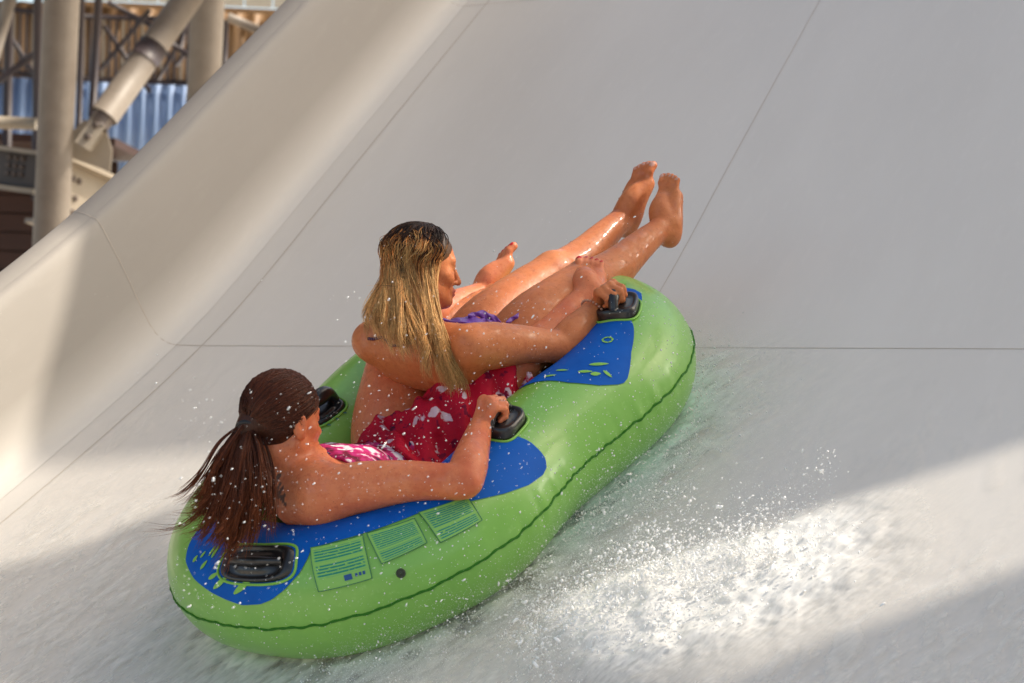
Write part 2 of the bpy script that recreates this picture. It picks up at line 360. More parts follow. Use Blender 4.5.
# ================================================================== inflatable tube
TA, TBB, TW, TE, TS, TR = .68093, .44084, .19736, .84583, .30447, .170
def centreline(N=720):
    t = np.linspace(0, 2*math.pi, 20001); c, s = np.cos(t), np.sin(t)
    u = TA*np.sign(c)*abs(c)**TE; v = TBB*np.sign(s)*abs(s)**TE*(1-TW*np.exp(-(u/TS)**2))
    L = np.concatenate([[0], np.cumsum(np.hypot(np.diff(u), np.diff(v)))]); S = np.linspace(0, 1, N+1)
    U = np.interp(S*L[-1], L, u)[:-1]; V = np.interp(S*L[-1], L, v)[:-1]
    k = np.exp(-np.linspace(-2, 2, 21)**2); k /= k.sum()
    sm = lambda a: np.convolve(np.concatenate([a[-10:], a, a[:10]]), k, 'valid')
    U, V = sm(U), sm(V); dU = (np.roll(U, -1)-np.roll(U, 1)); dV = (np.roll(V, -1)-np.roll(V, 1)); n = np.hypot(dU, dV)
    return U, V, dV/n, -dU/n, L[-1]
CU, CV, EU, EV, CL = centreline(); NS = len(CU)
def csamp(a, s): return np.interp(np.asarray(s) % 1.0, np.arange(NS+1)/NS, np.append(a, a[0]))
def tsurf(s, ph, off=0.0):
    """point on the tube skin: s along the ring, ph degrees from the outer seam over the top"""
    s = np.asarray(s, float); ph = np.asarray(ph, float); pm = np.minimum(ph % 360, 360-ph % 360)
    off = off+.002*np.sin(s*2*math.pi*9+1)+(.0022*np.sin(s*2*math.pi*61)+.0012*np.sin(s*2*math.pi*113+2))*np.exp(-(pm/13)**2)*(.5+.5*np.sin(s*2*math.pi*7))
    ph = np.radians(ph); r = (TR+off)[..., None] if False else TR+off
    e = np.stack([csamp(EU, s), csamp(EV, s)], -1)
    return np.stack([csamp(CU, s)+r*np.cos(ph)*e[..., 0], csamp(CV, s)+r*np.cos(ph)*e[..., 1], r*np.sin(ph)+0*np.asarray(s)], -1)
def tnorm(s, ph):
    p = np.radians(ph); return np.stack([np.cos(p)*csamp(EU, s), np.cos(p)*csamp(EV, s), np.sin(p)+0*np.asarray(s)], -1)
def build_tube():
    root = empty('inflatable_tube', W([0, 0, -.17]), 'bright green two seat inflatable tube with blue panels and black handles', 'inflatable tube')
    n, m = 480, 96; s = np.arange(n)/n; ph = np.arange(m)*360/m
    S, P = np.meshgrid(s, ph, indexing='ij')
    V = tsurf(S, P).reshape(-1, 3)
    mesh('tube_body', V, grid_faces(n, m, True, True), M['green'], root)
    q = np.arange(1100)/1100; wob = .42*np.sin(q*2*math.pi*95)+.5*np.sin(q*2*math.pi*37)
    C = tsurf(q, wob, .001); C = np.vstack([C, C[:1]]); rr = .0026+.0011*np.abs(np.sin(np.arange(len(C))*2*math.pi*95/1100))
    V, F = tube(C, rr, 6, False); mesh('seam', V, F, M['seam'], root)
    # floor sheet inside the ring
    V = []; rings = np.linspace(0.02, 1, 8)
    for k in rings:
        for i in range(0, NS, 6):
            V.append(((CU[i]-EU[i]*TR*.8)*k, (CV[i]-EV[i]*TR*.8)*k, -.115+.02*k))
    mesh('tube_floor', V, grid_faces(8, NS//6, False, True), M['inner'], root)
    # blue panels: strips between two angles, both sides of the ring
    lo1 = [(.2905, 52), (.2915, 40), (.294, 31), (.299, 25.5), (.306, 23.5), (.321, 26.5), (.338, 35), (.358, 48), (.372, 58), (.386, 64), (.40, 66), (.417, 67.5), (.434, 68), (.450, 67), (.4515, 58), (.456, 46), (.465, 33.5), (.473, 26), (.480, 22.5), (.493, 21), (.505, 24), (.517, 28), (.534, 35.5), (.547, 45.5), (.552, 56), (.556, 70)]
    hi1 = [(.2905, 55), (.2915, 66), (.2935, 70), (.300, 80), (.306, 118), (.33, 128), (.5, 126), (.54, 116), (.552, 95), (.556, 74)]
    lo2 = [(.070, 82), (.074, 74), (.078, 69), (.085, 65), (.098, 66), (.110, 70), (.120, 73), (.130, 70), (.137, 65), (.160, 52), (.174, 40), (.1785, 36.5), (.183, 35.5), (.187, 37.5), (.199, 47.5), (.207, 58), (.214, 68), (.222, 92), (.228, 112)]
    hi2 = [(.070, 86), (.076, 112), (.10, 128), (.2, 128), (.225, 122), (.228, 114)]
    def panel(lo, hi, mir, name='blue_panel', off=.0022):
        a = max(lo[0][0], hi[0][0]); b = min(lo[-1][0], hi[-1][0]); ss = np.linspace(a, b, 420); k = 26
        l = np.interp(ss, *zip(*lo)); h = np.interp(ss, *zip(*hi)); kk = np.array([.1, .25, .3, .25, .1])
        l = np.convolve(np.pad(l, 2, 'edge'), kk, 'valid')
        V = [tsurf((1-x) if mir else x, l[i]+(h[i]-l[i])*t, off) for i, x in enumerate(ss) for t in np.linspace(0, 1, k)]
        f = grid_faces(len(ss), k); mesh(name, V, f[:, ::-1] if mir else f, M['blue'], root)
    panel(lo1, hi1, False); panel(lo2, hi2, False); panel([(a_, b_) for a_, b_ in lo2 if a_ < .15], hi2, True)
    # printed splashes: short leaf-shaped strokes
    def stroke(s0, p0, s1, p1, w, name='print_mark', mm=None):
        t = np.linspace(0, 1, 14); S = s0+(s1-s0)*t; P = p0+(p1-p0)*t; ds, dp = (s1-s0)*CL, math.radians(p1-p0)*TR; L = math.hypot(ds, dp)
        ns, npv = -dp/L, ds/L; ww = 1.35*w*np.sin(math.pi*np.clip(t, .02, .98))**.6*(1-.35*t)
        V = []
        for i in range(14):
            for g in (-1, 0, 1): V.append(tsurf(S[i]+g*ww[i]*ns/CL, P[i]+math.degrees(g*ww[i]*npv/TR), .0042))
        f = grid_faces(14, 3); x = np.cross(np.subtract(V[1], V[0]), np.subtract(V[3], V[0]))
        mesh(name, V, f if x@tnorm(s0, p0) < 0 else f[:, ::-1], mm or M['green_mark'], root)
    for a in [(.539, 48, .5375, 55, .004), (.534, 54, .5325, 61, .003), (.530, 45, .527, 54, .004), (.5245, 57, .524, 70, .004), (.5275, 58, .527, 69, .003), (.521, 39, .5145, 46, .005), (.516, 32, .5055, 44.5, .006), (.499, 30, .4855, 43.5, .007)]: stroke(*a)
    for a in [(.189, 70, .1795, 58, .005), (.200, 71, .193, 62, .0045), (.206, 91, .2025, 80, .004), (.216, 94, .2115, 84, .004), (.187, 56, .187, 46, .004), (.196, 61, .1905, 55, .006)]: stroke(*a)
    for k in range(7):                                       # the small loop printed on the upper panel
        a0, a1 = k*.95, k*.95+.95; stroke(.158+.0035*math.cos(a0), 78+5*math.sin(a0), .158+.0035*math.cos(a1), 78+5*math.sin(a1), .0028)
    stroke(.066, 78, .058, 70, .009)
    for k in range(7): stroke(.742-.008*k, 128, .738-.008*k, 119-2*(k % 2), .003, mm=M['teal'])
    # handles: moulded plate with an arched grip
    def handle(s0, p0, hs, hp, gl, arch, rot=0.0, gr=.013, blk=0.):
        ns, npp = 44, 20; V = []; hr = math.radians(hp)*TR; cR, sR = math.cos(rot), math.sin(rot)
        def at(x, y, off): return tsurf(s0+(x*cR-y*sR)/CL, p0+math.degrees((x*sR+y*cR)/TR), off)
        for i in range(npp):
            rr = i/(npp-1)
            for j in range(ns):
                th = 2*math.pi*j/ns; c, sn = math.cos(th), math.sin(th); q = (abs(c)**4+abs(sn)**4)**-.25
                o = .0075-.0045*math.exp(-((rr-.62)/.16)**2)+(.004 if .78 < rr < .92 else 0); o = o+blk*(1-max(0, (rr-.86)/.14)**2) if rr < .97 else .001
                V.append(at(rr*hs*c*q, rr*hr*sn*q, o))
        f = grid_faces(npp, ns, False, True); h = mesh('handle', V, f[:, ::-1], M['rubber'], root)
        x = np.cross(np.subtract(V[ns], V[0]), np.subtract(V[ns+1], V[0]))
        # trim ring where the green shows round the plate
        R = []
        for j in range(65):
            th = 2*math.pi*j/64; c, sn = math.cos(th), math.sin(th); q = (abs(c)**4+abs(sn)**4)**-.25; R.append(at(1.06*hs*c*q, 1.09*hr*sn*q, .003))
        V, F = tube(R, .004, 6, False); mesh('trim', V, F, M['green_mark'], h)
        t = np.linspace(-1, 1, 25); G = [at(x*gl, 0, blk+.004+arch*(1-abs(x)**3.2)) for x in t]
        V, F = tube(G, gr*(1+.18*np.cos(t*math.pi)), 12); mesh('grip', V, F, M['rubber'], h)
        return at(0, 0, blk+arch), nrm(at(.02, 0, 0)-at(-.02, 0, 0))
    H = {}
    H['end'] = handle(.487, 57, .098, 17, .072, .012, gr=.011)
    H['mid'] = handle(.2845, 83, .066, 18, .052, .030, .0, .015, .022)
    H['top'] = handle(.113, 86, .062, 18, .05, .030, 0, .016, .018)
    H['far_mid'] = handle(.733, 108, .06, 15, .048, .045, 0, .02)
    H['far_top'] = handle(.906, 110, .055, 15, .042, .016, 0, .012)
    # three printed warning labels
    for (sa, pa, sb, pb, sc, pc, sd, pd), k in (((.4505, 66.5, .4195, 65.5, .4215, 26.5, .4475, 27.5), 0), ((.417, 66, .389, 60.5, .390, 36, .415, 35), 1), ((.385, 64, .357, 52.5, .359, 29, .384, 31), 2)):
        V = []; UV = []; PC = []; a, b = 26, 30
        for j in range(b):
            y = j/(b-1)
            for i in range(a):
                x = i/(a-1); s = (sa*(1-x)+sb*x)*(1-y)+(sd*(1-x)+sc*x)*y; p = (pa*(1-x)+pb*x)*(1-y)+(pd*(1-x)+pc*x)*y
                V.append(tsurf(s, p, .0035)); UV.append((x+k*3, (1-y)+k))
                bands = [((.1, .38), (.46, .74)), ((.08, .62), (.68, .95)), ((.08, .6), (.68, .94))][k]
                on = any(l < y < h for l, h in bands) and .05 < x < .95
                PC.append((1, 1, 1, 1) if on else (0, 0, 0, 1))
        f = grid_faces(b, a); g = mesh('warning_label', V, f[:, ::-1], M['label'], root, uv=UV, col=PC)
        x = np.cross(np.subtract(V[1], V[0]), np.subtract(V[a], V[0]))
        def lp(x, y, off=.0045):
            s = (sa*(1-x)+sb*x)*(1-y)+(sd*(1-x)+sc*x)*y; p = (pa*(1-x)+pb*x)*(1-y)+(pd*(1-x)+pc*x)*y; return tsurf(s, p, off)
        E = [lp(t, 0) for t in np.linspace(0, 1, 14)]+[lp(1, t) for t in np.linspace(0, 1, 14)]+[lp(1-t, 1) for t in np.linspace(0, 1, 14)]+[lp(0, 1-t) for t in np.linspace(0, 1, 14)]
        V, F = tube(E, .0008, 4, False); mesh('label_border', V, F, M['teal'], g)
        if k == 0:
            Q = [lp(x, y, .005) for y in np.linspace(.78, .9, 4) for x in np.linspace(.52, .66, 4)]
            mesh('label_emblem', Q, grid_faces(4, 4)[:, ::-1], M['navy'], g)
            for xx in (.72, .79, .86): Q = [lp(x, y, .005) for y in np.linspace(.80, .87, 3) for x in np.linspace(xx, xx+.045, 3)]; mesh('label_letter', Q, grid_faces(3, 3)[:, ::-1], M['navy'], g)
    # inflation valve
    c = tsurf(.408, 22.); nn = tnorm(.408, 22.); a = nrm(np.cross(nn, [0, 0, 1])); b = np.cross(nn, a); V = []; prof = [(.001, .004), (.005, .004), (.007, .001), (.0095, .0045), (.0115, .004), (.0125, -.001)]
    for r_, h_ in prof:
        for j in range(20): th = j*math.pi/10; V.append(c+nn*h_+r_*(math.cos(th)*a+math.sin(th)*b))
    mesh('valve', V, grid_faces(len(prof), 20, False, True), mat('valve_grey', (.03, .04, .02), .5), root)
    return root, H
TUBE, HND = build_tube()
# ================================================================== people
BODYV = []
def head_axes(fc, uc):
    f = nrm(cam2t(nrm(fc))); u = cam2t(nrm(uc)); u = nrm(u-f*(u@f)); return f, u, -np.cross(f, u)      # forward, up, right
class Scaled:
    def __init__(s, F, k): s.F = F; s.k = k
    def cone(s, a, b, ra, rb, k=.015, sub=False): s.F.cone(a, b, ra*s.k, rb*s.k, k*s.k, sub)
    def ell(s, c, ax, R_, k=.02, sub=False): s.F.ell(c, ax, np.asarray(R_)*s.k, k*s.k, sub)
def add_head(F, c, ax, neck_base, ears=(-1, 1), hs=1.0):
    f, u, r = ax; A = np.array([f, u, r]); P = lambda a, b, d=0.0: c+hs*(a*f+b*u+d*r); F = Scaled(F, hs)
    F.cone(neck_base, P(-.03, -.075), .056, .05, .03)
    F.cone(neck_base+f*.02, P(.0, -.085), .045, .045, .03)
    F.ell(P(-.012, .03), A, (.096, .086, .074), .02)
    F.ell(P(.03, -.025), A, (.058, .085, .058), .03)
    for s in (-1, 1):
        F.cone(P(-.005, -.055, s*.05), P(.07, -.098, s*.014), .017, .016, .03)
        F.cone(P(.05, -.024, s*.044), P(.066, -.034, s*.034), .02, .017, .02)
        F.cone(P(.078, .024, s*.012), P(.07, .022, s*.042), .010, .010, .015)
    F.ell(P(.079, -.1), A, (.016, .015, .018), .015)
    F.ell(P(.083, -.068), A, (.014, .02, .022), .012)
    for s in (-1, 1): F.ell(P(.094, .001, s*.033), A, (.014, .011, .015), .008, sub=True)
    for s in (-1, 1): F.ell(P(.076, .001, s*.031), A, (.0125, .0125, .0125), .003)
    for s in (-1, 1): F.cone(P(.087, .0095, s*.02), P(.078, .0085, s*.042), .0035, .003, .004)
    F.cone(P(.086, .012), P(.108, -.034), .0075, .0105, .008)
    F.cone(P(.106, -.036), P(.110, -.038), .0105, .0105, .004)
    for s in (-1, 1): F.cone(P(.098, -.041, s*.0105), P(.09, -.043, s*.013), .0075, .007, .005)
    F.ell(P(.0955, -.064), A, (.009, .0062, .019), .005); F.ell(P(.094, -.077), A, (.009, .0072, .017), .005)
    F.ell(P(.104, -.0705), A, (.006, .0016, .02), .002, sub=True)
    for s in ears:
        ea = nrm(u+.15*f); ef = nrm(np.cross(r, ea)); er = nrm(r*s+.35*(-f)); E = np.array([np.cross(ea, er), ea, er])
        F.ell(P(-.012, -.012, s*.078), E, (.019, .033, .008), .006); F.ell(P(-.008, -.008, s*.086), E, (.0095, .017, .006), .004, sub=True)
        F.ell(P(-.004, -.038, s*.075), E, (.009, .011, .007), .005)
def head_paint(V, C, c, ax, hs=1.0, lip=(.42, .09, .08), brow=(.05, .025, .012)):
    f, u, r = ax; q = (V-c)/hs; a, b, d = q@f, q@u, q@r
    def put(mask, col, al=1.0): C[mask] = (*col, al)
    fr = a > .05
    put(fr & (abs(b+.070) < .0125) & (abs(d) < .021) & (a > .088), lip, .75)
    for s in (-1, 1):
        put(fr & (abs(b-.026-.004*np.cos(d*60)) < .0045) & (s*d > .010) & (s*d < .046) & (a > .06), brow, .8)
        rr = np.sqrt((b-.001)**2+(s*d-.031)**2); put(fr & (rr < .0095) & (a > .07) & (abs(b-.001) < .005), (.75, .72, .7), 1); put(fr & (rr < .0052) & (a > .07), (.03, .02, .015), 1)
        put(fr & (abs(b-.0085) < .003) & (s*d > .016) & (s*d < .044) & (a > .072), (.02, .012, .01), .9)
def add_hand(F, wr, bar, bdir, nn, thumb_sign, size=1.0, bar_r=.019):
    """fist closed on a bar: wr wrist, bar centre of the bar, bdir along it, nn outwards from the surface under it"""
    D = nrm(bar+nn*.020-wr); D = nrm(D-nn*(D@nn)*.5); T = -nrm(np.cross(nn, D)); pn = nrm(-nn+D*(nn@D)); side = T
    K = bar+nn*(bar_r+.012)-D*.014
    L = np.linalg.norm(K-wr); lens = (.040, .026, .021)
    for i, (o, sc, r0) in enumerate(((.030, .93, .0092), (.010, 1.04, .0098), (-.010, 1.0, .0096), (-.029, .84, .0083))):
        b0 = K+T*o*size-D*.006*abs(i-1.2)
        F.cone(wr+T*o*.55*size, b0, .0145*size, .0122*size, .012)
        p = b0; ang = math.radians(38+4*i)
        for j, l in enumerate(lens):
            d = D*math.cos(ang)+pn*math.sin(ang); q = p+d*l*sc*size
            F.cone(p, q, (r0+.0012-.0008*j)*size, (r0+.0002-.0009*j)*size, .0035); p = q; ang += math.radians(72 if j == 0 else 62)
        F.cone(b0-D*.004, b0+D*.004+nn*.002, .0118*size, .0105*size, .005)
    t0 = wr+D*.25*L+T*.022*size; t1 = wr+D*.62*L+T*.044*size+pn*.016; t2 = K+T*.044*size+pn*.03; t3 = t2+D*.012-T*.024*size+pn*.006
    F.cone(t0, t1, .015*size, .0125*size, .012); F.cone(t1, t2, .0122*size, .0105*size, .005); F.cone(t2, t3, .0105*size, .0085*size, .004)
    return K, D, side
def add_foot(F, an, knee, toe, med, w=1.0, face=None):
    """an ankle, knee gives the side the instep faces, toe = tip of the big toe, med = rough direction of the inner side"""
    D = nrm(toe-an); kd = nrm(knee-an) if face is None else nrm(face); up = nrm(kd-D*(kd@D)); heel = an-up*.040-D*.038; D = nrm(toe-up*.018-heel); L = np.linalg.norm(toe-heel); up = nrm(up-D*(up@D)); s_ = np.cross(D, up); med = s_ if s_@med > 0 else -s_
    at = lambda x, y, z: heel+D*x*L+med*y*w+up*z
    F.cone(at(.02, 0, .022), at(.12, 0, .02), .029, .027, .02); F.cone(an, at(.08, 0, .03), .034, .031, .02)
    F.chain([an+D*.01, at(.40, .008, .048), at(.64, .010, .026)], [.034, .026, .015], .02)
    F.chain([at(.1, -.012, .022), at(.40, -.024, .021), at(.62, -.032, .014)], [.026, .02, .0135], .015)
    F.chain([at(.1, .012, .022), at(.4, .018, .032), at(.70, .024, .018)], [.026, .022, .0175], .015)
    F.cone(at(.68, .026, .017), at(.60, -.033, .013), .0155, .013, .012)
    for s, x in ((1, .026), (-1, -.028)): F.ell(an+med*x-D*.002, np.array([D, med, up]), (.014, .01, .015), .015)
    tips = []
    for i, (y0, y1, xl, r) in enumerate(((.022, .020, 1.0, .0125), (.004, .000, .985, .0088), (-.011, -.0165, .95, .0083), (-.024, -.031, .905, .008), (-.035, -.043, .855, .0078))):
        b = at(.68-.024*i, y0, .020); m = at((xl+.70)*.5-.01*i, (y0+y1)/2, .027-.002*i); t = at(xl-r/L, y1, .0175 if i else .019)
        F.cone(b, m, r*1.12, r*.92, .007); F.cone(m, t, r*.92, r*1.03, .004); tips.append((t, r))
    return tips, up, D
def arm(F, s, e, w_, sc=1.0, out=(0, 0, .008), k=.016):
    o = np.array(out); L = lambda a, b, t: a*(1-t)+b*t
    F.chain([s, L(s, e, .22)+o*.6, L(s, e, .55)+o, L(s, e, .86)+o*.2, e], np.array([.056, .057, .046, .0385, .0385])*sc, k, 17)
    F.chain([e, L(e, w_, .22)+o*.7, L(e, w_, .58)+o*.4, w_], np.array([.038, .0425, .035, .0255])*sc, .012, 13)
    d = nrm(nrm(e-s)+nrm(e-w_)); F.ell(e+d*.030*sc, np.eye(3), np.array([.014, .014, .014])*sc, .02)
def leg(F, h, k_, a, front, tr=.095, sc=1.0):
    L = lambda p, q, t: p*(1-t)+q*t; f = nrm(front); d = nrm(a-k_); f = nrm(f-d*(f@d))
    F.chain([h, L(h, k_, .3)+f*.010, L(h, k_, .65)+f*.010, L(h, k_, .9), k_], np.array([tr, tr*.88, tr*.70, .056, .053])*sc, .03, 17)
    F.ell(k_+f*.026*sc-d*.004, np.eye(3), np.array([.032, .032, .032])*sc, .025); F.cone(k_+f*.03+d*.035, k_+f*.024+d*.07, .017*sc, .014*sc, .02)
    F.chain([k_, L(k_, a, .14)-f*.010, L(k_, a, .32)-f*.018, L(k_, a, .62)-f*.007, L(k_, a, .85)-f*.002, a], np.array([.051, .052, .054, .041, .031, .0315])*sc, .015, 21)
    F.cone(k_+f*.012+d*.06, L(k_, a, .88)+f*.006, .026*sc, .020*sc, .02)
def nails(V, C, tips, up, D, col, only=5, al=1.0):
    for t, r in tips[:only]:
        q = V-t-up*r*.75-D*r*.1; s = np.linalg.norm(q, axis=1) < r*.72; C[s] = (*col, al)
def pick(V, q, tol=.007, lift=.004):
    d = ray(q); w_ = V-OC; t = w_@d; m = np.linalg.norm(w_-t[:, None]*d, axis=1) < tol
    if not m.any(): return None
    return V[m][np.argmin(t[m])]-d*lift
def strands(paths, r0, colf, name, parent, sides=3, cfreq=1.0):
    """paths: list of (k,3) arrays in the ride frame -> one mesh of thin tapered strands"""
    n = len(paths); k = paths[0].shape[0]; P = np.stack(paths); T = np.gradient(P, axis=1); T /= np.linalg.norm(T, axis=2, keepdims=True)+1e-9
    a = np.cross(T, np.array([.3, .5, .81])); a /= np.linalg.norm(a, axis=2, keepdims=True)+1e-9; b = np.cross(T, a)
    t = np.linspace(0, 1, k); rad = (np.asarray(r0)*np.ones(n))[:, None]*(.75+.5*np.sin(math.pi*t)**.5)*(1-.8*t**4)[None]
    th = np.arange(sides)*2*math.pi/sides
    V = P[:, :, None]+rad[:, :, None, None]*(np.cos(th)[None, None, :, None]*a[:, :, None]+np.sin(th)[None, None, :, None]*b[:, :, None])
    base = (np.arange(n)*k*sides)[:, None, None]; f = grid_faces(k, sides, False, True)[:, ::-1]
    Fs = (base+f[None]).reshape(-1, 4); C = np.repeat(colf(n, t)[:, :, None, :], sides, 2).reshape(-1, 4)
    return mesh(name, V.reshape(-1, 3), Fs, M['hair'], parent, col=C)
H0 = .0042
# ------------------------------------------------------------------ the rear rider: ponytail, floral suit, red skirt
def build_lower():
    root = empty('person', W([-.03, 0, -.1]), 'woman with a dark brown ponytail, floral swimsuit and red skirt riding at the tube rear', 'person')
    F = Field((-.86, -.50, -.15), (1.0, .62, .62), H0)
    pel = np.array([-.03, 0, .035])
    F.slab([pel, (-.19, 0, .034), (-.33, .0, .075), (-.43, .005, .150)], (0, 1, 0), [.165, .128, .148, .156], [.098, .082, .102, .094], .05)
    sR = PV((335, 492), .18); sL = np.array([-.45, -.17, .225]); nb = np.array([-.475, .005, .235])
    F.cone(sL+(.0, .05, -.01), sR+(.0, -.04, -.01), .064, .072, .05)
    F.cone((-.44, -.10, .16), (-.43, .12, .16), .075, .075, .05)
    for s in (-1, 1): F.ell((-.345, s*.072, .150), np.eye(3), (.062, .06, .058), .03)
    # thighs
    kL = PV((404, 322), -.25); aL = PL(kL, (486, 293), .375); hL = np.array([-.045, -.105, .055]); hR = np.array([-.03, .095, .075])
    kR = PV((520, 358), .17); aR = PV((590, 293), .2)
    DT = F.D.copy()
    leg(F, hL, kL, aL, (-.3, .2, 1), .110); leg(F, hR, kR, aR, (-.3, -.1, 1))
    DTh = F.D.copy()
    feet = []
    tl = PL(aL, (512, 243), .172); feet.append(add_foot(F, aL, kL, tl, cam2t((.7, 0, .7)), .88, cam2t((-.75, .35, .45))))
    tr_ = PL(aR, (586, 256), .15); feet.append(add_foot(F, aR, kR, tr_, cam2t((-1, -.1, .1)), .95, cam2t((-.15, .2, 1))))
    # arms
    bar, bd = HND['mid']; nn = tnorm(.2845, 83.); bar = bar-np.array([-.006, .003, 0]); eR = PV((466, 481), .485); wR = PV((481, 425), .365)
    arm(F, sR, eR, wR, 1.03, (.0, .004, .014))
    add_hand(F, wR, bar, bd, nn, 1)
    eL = np.array([-.30, -.30, .075]); wL = np.array([-.14, -.19, .06]); F.chain([sL, sL*.5+eL*.5, eL], [.055, .047, .04], .03); F.chain([eL, eL*.6+wL*.4, wL], [.04, .038, .027], .015)
    for i in range(4): q = wL+np.array([.05, -.015+.016*i, -.0]); F.cone(wL, q, .014, .012, .01); F.cone(q, q+(.045, .0, -.012), .0095, .0085, .004); F.cone(q+(.045, 0, -.012), q+(.062, .004, -.035), .0085, .0075, .004)
    F.cone(wL, wL+(.035, .035, -.005), .015, .012, .01); F.cone(wL+(.035, .035, -.005), wL+(.07, .045, -.015), .011, .009, .004)
    # shoulder blades and the dip of the spine
    ax = head_axes((.72, .05, -.69), (-.08, 1, .1)); c = PV((284, 420), 0.0)
    F.cone((-.47, .09, .13), (-.44, .11, .06), .04, .035, .04); F.cone(PV((322, 500), .14), PV((296, 505), .05), .056, .05, .07)
    F.cone(nb, sR+(0, -.03, .0), .05, .045, .05); F.cone(nb, sL+(0, .03, 0), .05, .045, .05)
    add_head(F, c, ax, nb)
    V, Fs = F.mesh(); C = np.tile(np.array([.5, .2, .1, 0.]), (len(V), 1))
    head_paint(V, C, c, ax)
    for f in feet: nails(V, C, *f, (.55, .006, .012), 5)
    # tattoo on the shoulder blade: a small curling dark scroll
    for (x, y, w_) in [(276, 476, 3), (274, 479, 4), (273, 483, 4), (275, 487, 5), (278, 489, 4), (280, 486, 3), (274, 491, 5), (275, 495, 5), (278, 497, 4), (281, 495, 3), (280, 501, 4), (282, 505, 3), (277, 483, 3)]:
        p = pick(V, (x, y))
        if p is not None: m_ = np.linalg.norm(V-p, axis=1) < .0013*w_+.0032; C[m_] = (.06, .045, .045, .88)
    mesh('body', V, Fs, M['skinL'], root, col=C); BODYV.append(V)
    # swimsuit: a shell over the torso
    X, Y, Z = F.xyz(np.zeros(3, int), F.n); wr = .0035*np.sin(X*95+Y*40)+.0025*np.sin(Y*120-X*50+Z*60)
    top = np.maximum(DT-.006-.5*wr, -(DT+.004))
    cut = np.maximum(-(X+.395+.55*np.maximum(.15-Z, 0)*0), X+.10)                   # from the hips up to the bust
    back = (-.46-X)-(Z-.06)*.2
    strap = np.abs(np.abs(Y)-.085)-.014
    s1 = np.maximum(top, np.maximum(np.maximum(-(X+.41+.25*(Z-.12)), X+.08), -.2))
    s2 = np.maximum(top, np.maximum(np.maximum(strap, -(X+.52)), X+.38))
    V, Fs = F.mesh(np.minimum(s1, s2).astype(np.float32)); mesh('swimsuit', V, Fs, M['floral'], root)
    fold = .009*np.sin(X*70+Y*25+3*np.sin(Z*20))+.005*np.sin(Y*90+X*60)
    sk = np.maximum(DTh-.019-fold, -(DTh+.004)); hem = X-.13+.03*np.sin(Y*40)-.12*np.maximum(Y, 0)+np.where(Y < .0, .20+.8*np.maximum(-Y, 0), .20*np.clip((.05-Y)/.05, 0, 1))
    sk = np.maximum(sk, np.maximum(hem, -(X+.20+.25*Y)))
    # cloth lying slack in the lap between the thighs
    V, Fs = F.mesh(sk.astype(np.float32)); sko = mesh('skirt', V, Fs, M['red'], root)
    lap = []; a, b = 34, 40
    g0 = [PV(p, vv) for p, vv in (((340, 455), .02), ((380, 456), .03), ((430, 432), .05), ((475, 402), .08), ((512, 381), .11))]
    g1 = [PV(p, vv) for p, vv in (((352, 466), .10), ((395, 466), .11), ((440, 455), .12), ((468, 425), .14), ((492, 400), .17))]
    G0, G1 = smoothpath(g0, b), smoothpath(g1, b)
    for i in range(b):
        for j in range(a):
            t = j/(a-1); s = i/(b-1); p = G0[i]*(1-t)+G1[i]*t+np.array([0, 0, .018*math.sin(math.pi*t)+.012*math.sin(s*34+5*t)+.009*math.sin(t*17+s*9)]); lap.append(p)
    mesh('skirt_fold', lap, grid_faces(b, a), M['red'], sko)
    # hair: cap, tie, ponytail
    f, u, r = ax; A = np.array([f, u, r]); G = Field(c-.2, c+.2, .004)
    G.ell(c-f*.014+u*.032, A, (.099, .087, .078), .02); G.ell(c-f*.045+u*.0, A, (.058, .07, .064), .03)
    tie = PV((249, 426), -.02); G.cone(c-f*.05+u*.02, tie, .052, .026, .04)
    G.cone(tie, tie+nrm(cam2t((-.5, -.9, 0)))*.05, .024, .03, .02)
    X, Y, Z = G.xyz(np.zeros(3, int), G.n); a = (X-c[0])*f[0]+(Y-c[1])*f[1]+(Z-c[2])*f[2]; b_ = (X-c[0])*u[0]+(Y-c[1])*u[1]+(Z-c[2])*u[2]; d_ = (X-c[0])*r[0]+(Y-c[1])*r[1]+(Z-c[2])*r[2]
    line = np.where(b_ > .03, a-.072+.25*np.maximum(b_-.06, 0)*0, a-.012+.0*b_-1.35*np.maximum(b_+.005, 0)); line = np.maximum(line, -(b_+.075+.5*(a+.06)))
    G.D = np.maximum(G.D, line.astype(np.float32)); V, Fs = G.mesh(); C = np.tile(np.array([.060, .018, .008, 1.]), (len(V), 1)); hc = mesh('hair', V, Fs, M['hair'], root, col=C)
    P = []
    for k in range(2600):                                     # strands combed back over the scalp to the tie
        th = RNG.uniform(-1.45, 1.45); el = RNG.uniform(-.25, 1.2); lat = RNG.choice([-1, 1], p=[.35, .65])
        d0 = np.array([math.cos(el)*math.cos(th), math.sin(el), math.cos(el)*math.sin(abs(th))*lat]); d0[0] = min(d0[0], .62); d0 = nrm(d0)
        if RNG.random() < .35: d0 = nrm(np.array([RNG.uniform(-.35, .08), RNG.uniform(-.55, .25), lat*RNG.uniform(.6, 1.)]))
        elif d0[1] < .28 and d0[0] > .05: continue
        ctr = c-f*.014+u*.032; ptie = np.array([(tie-ctr)@f, (tie-ctr)@u, (tie-ctr)@r])/np.array([.104, .094, .083]); d1 = nrm(ptie); pts = []
        for t in np.linspace(0, 1, 15):
            d = nrm(d0*(1-t)+d1*t); R = 1.035+RNG.uniform(-.025, .025)+(np.linalg.norm(ptie)-1.0)*t**3; q = d*np.array([.104, .094, .083])*R; pts.append(ctr+q[0]*f+q[1]*u+q[2]*r)
        P.append(np.array(pts)+RNG.normal(0, .0012, 3))
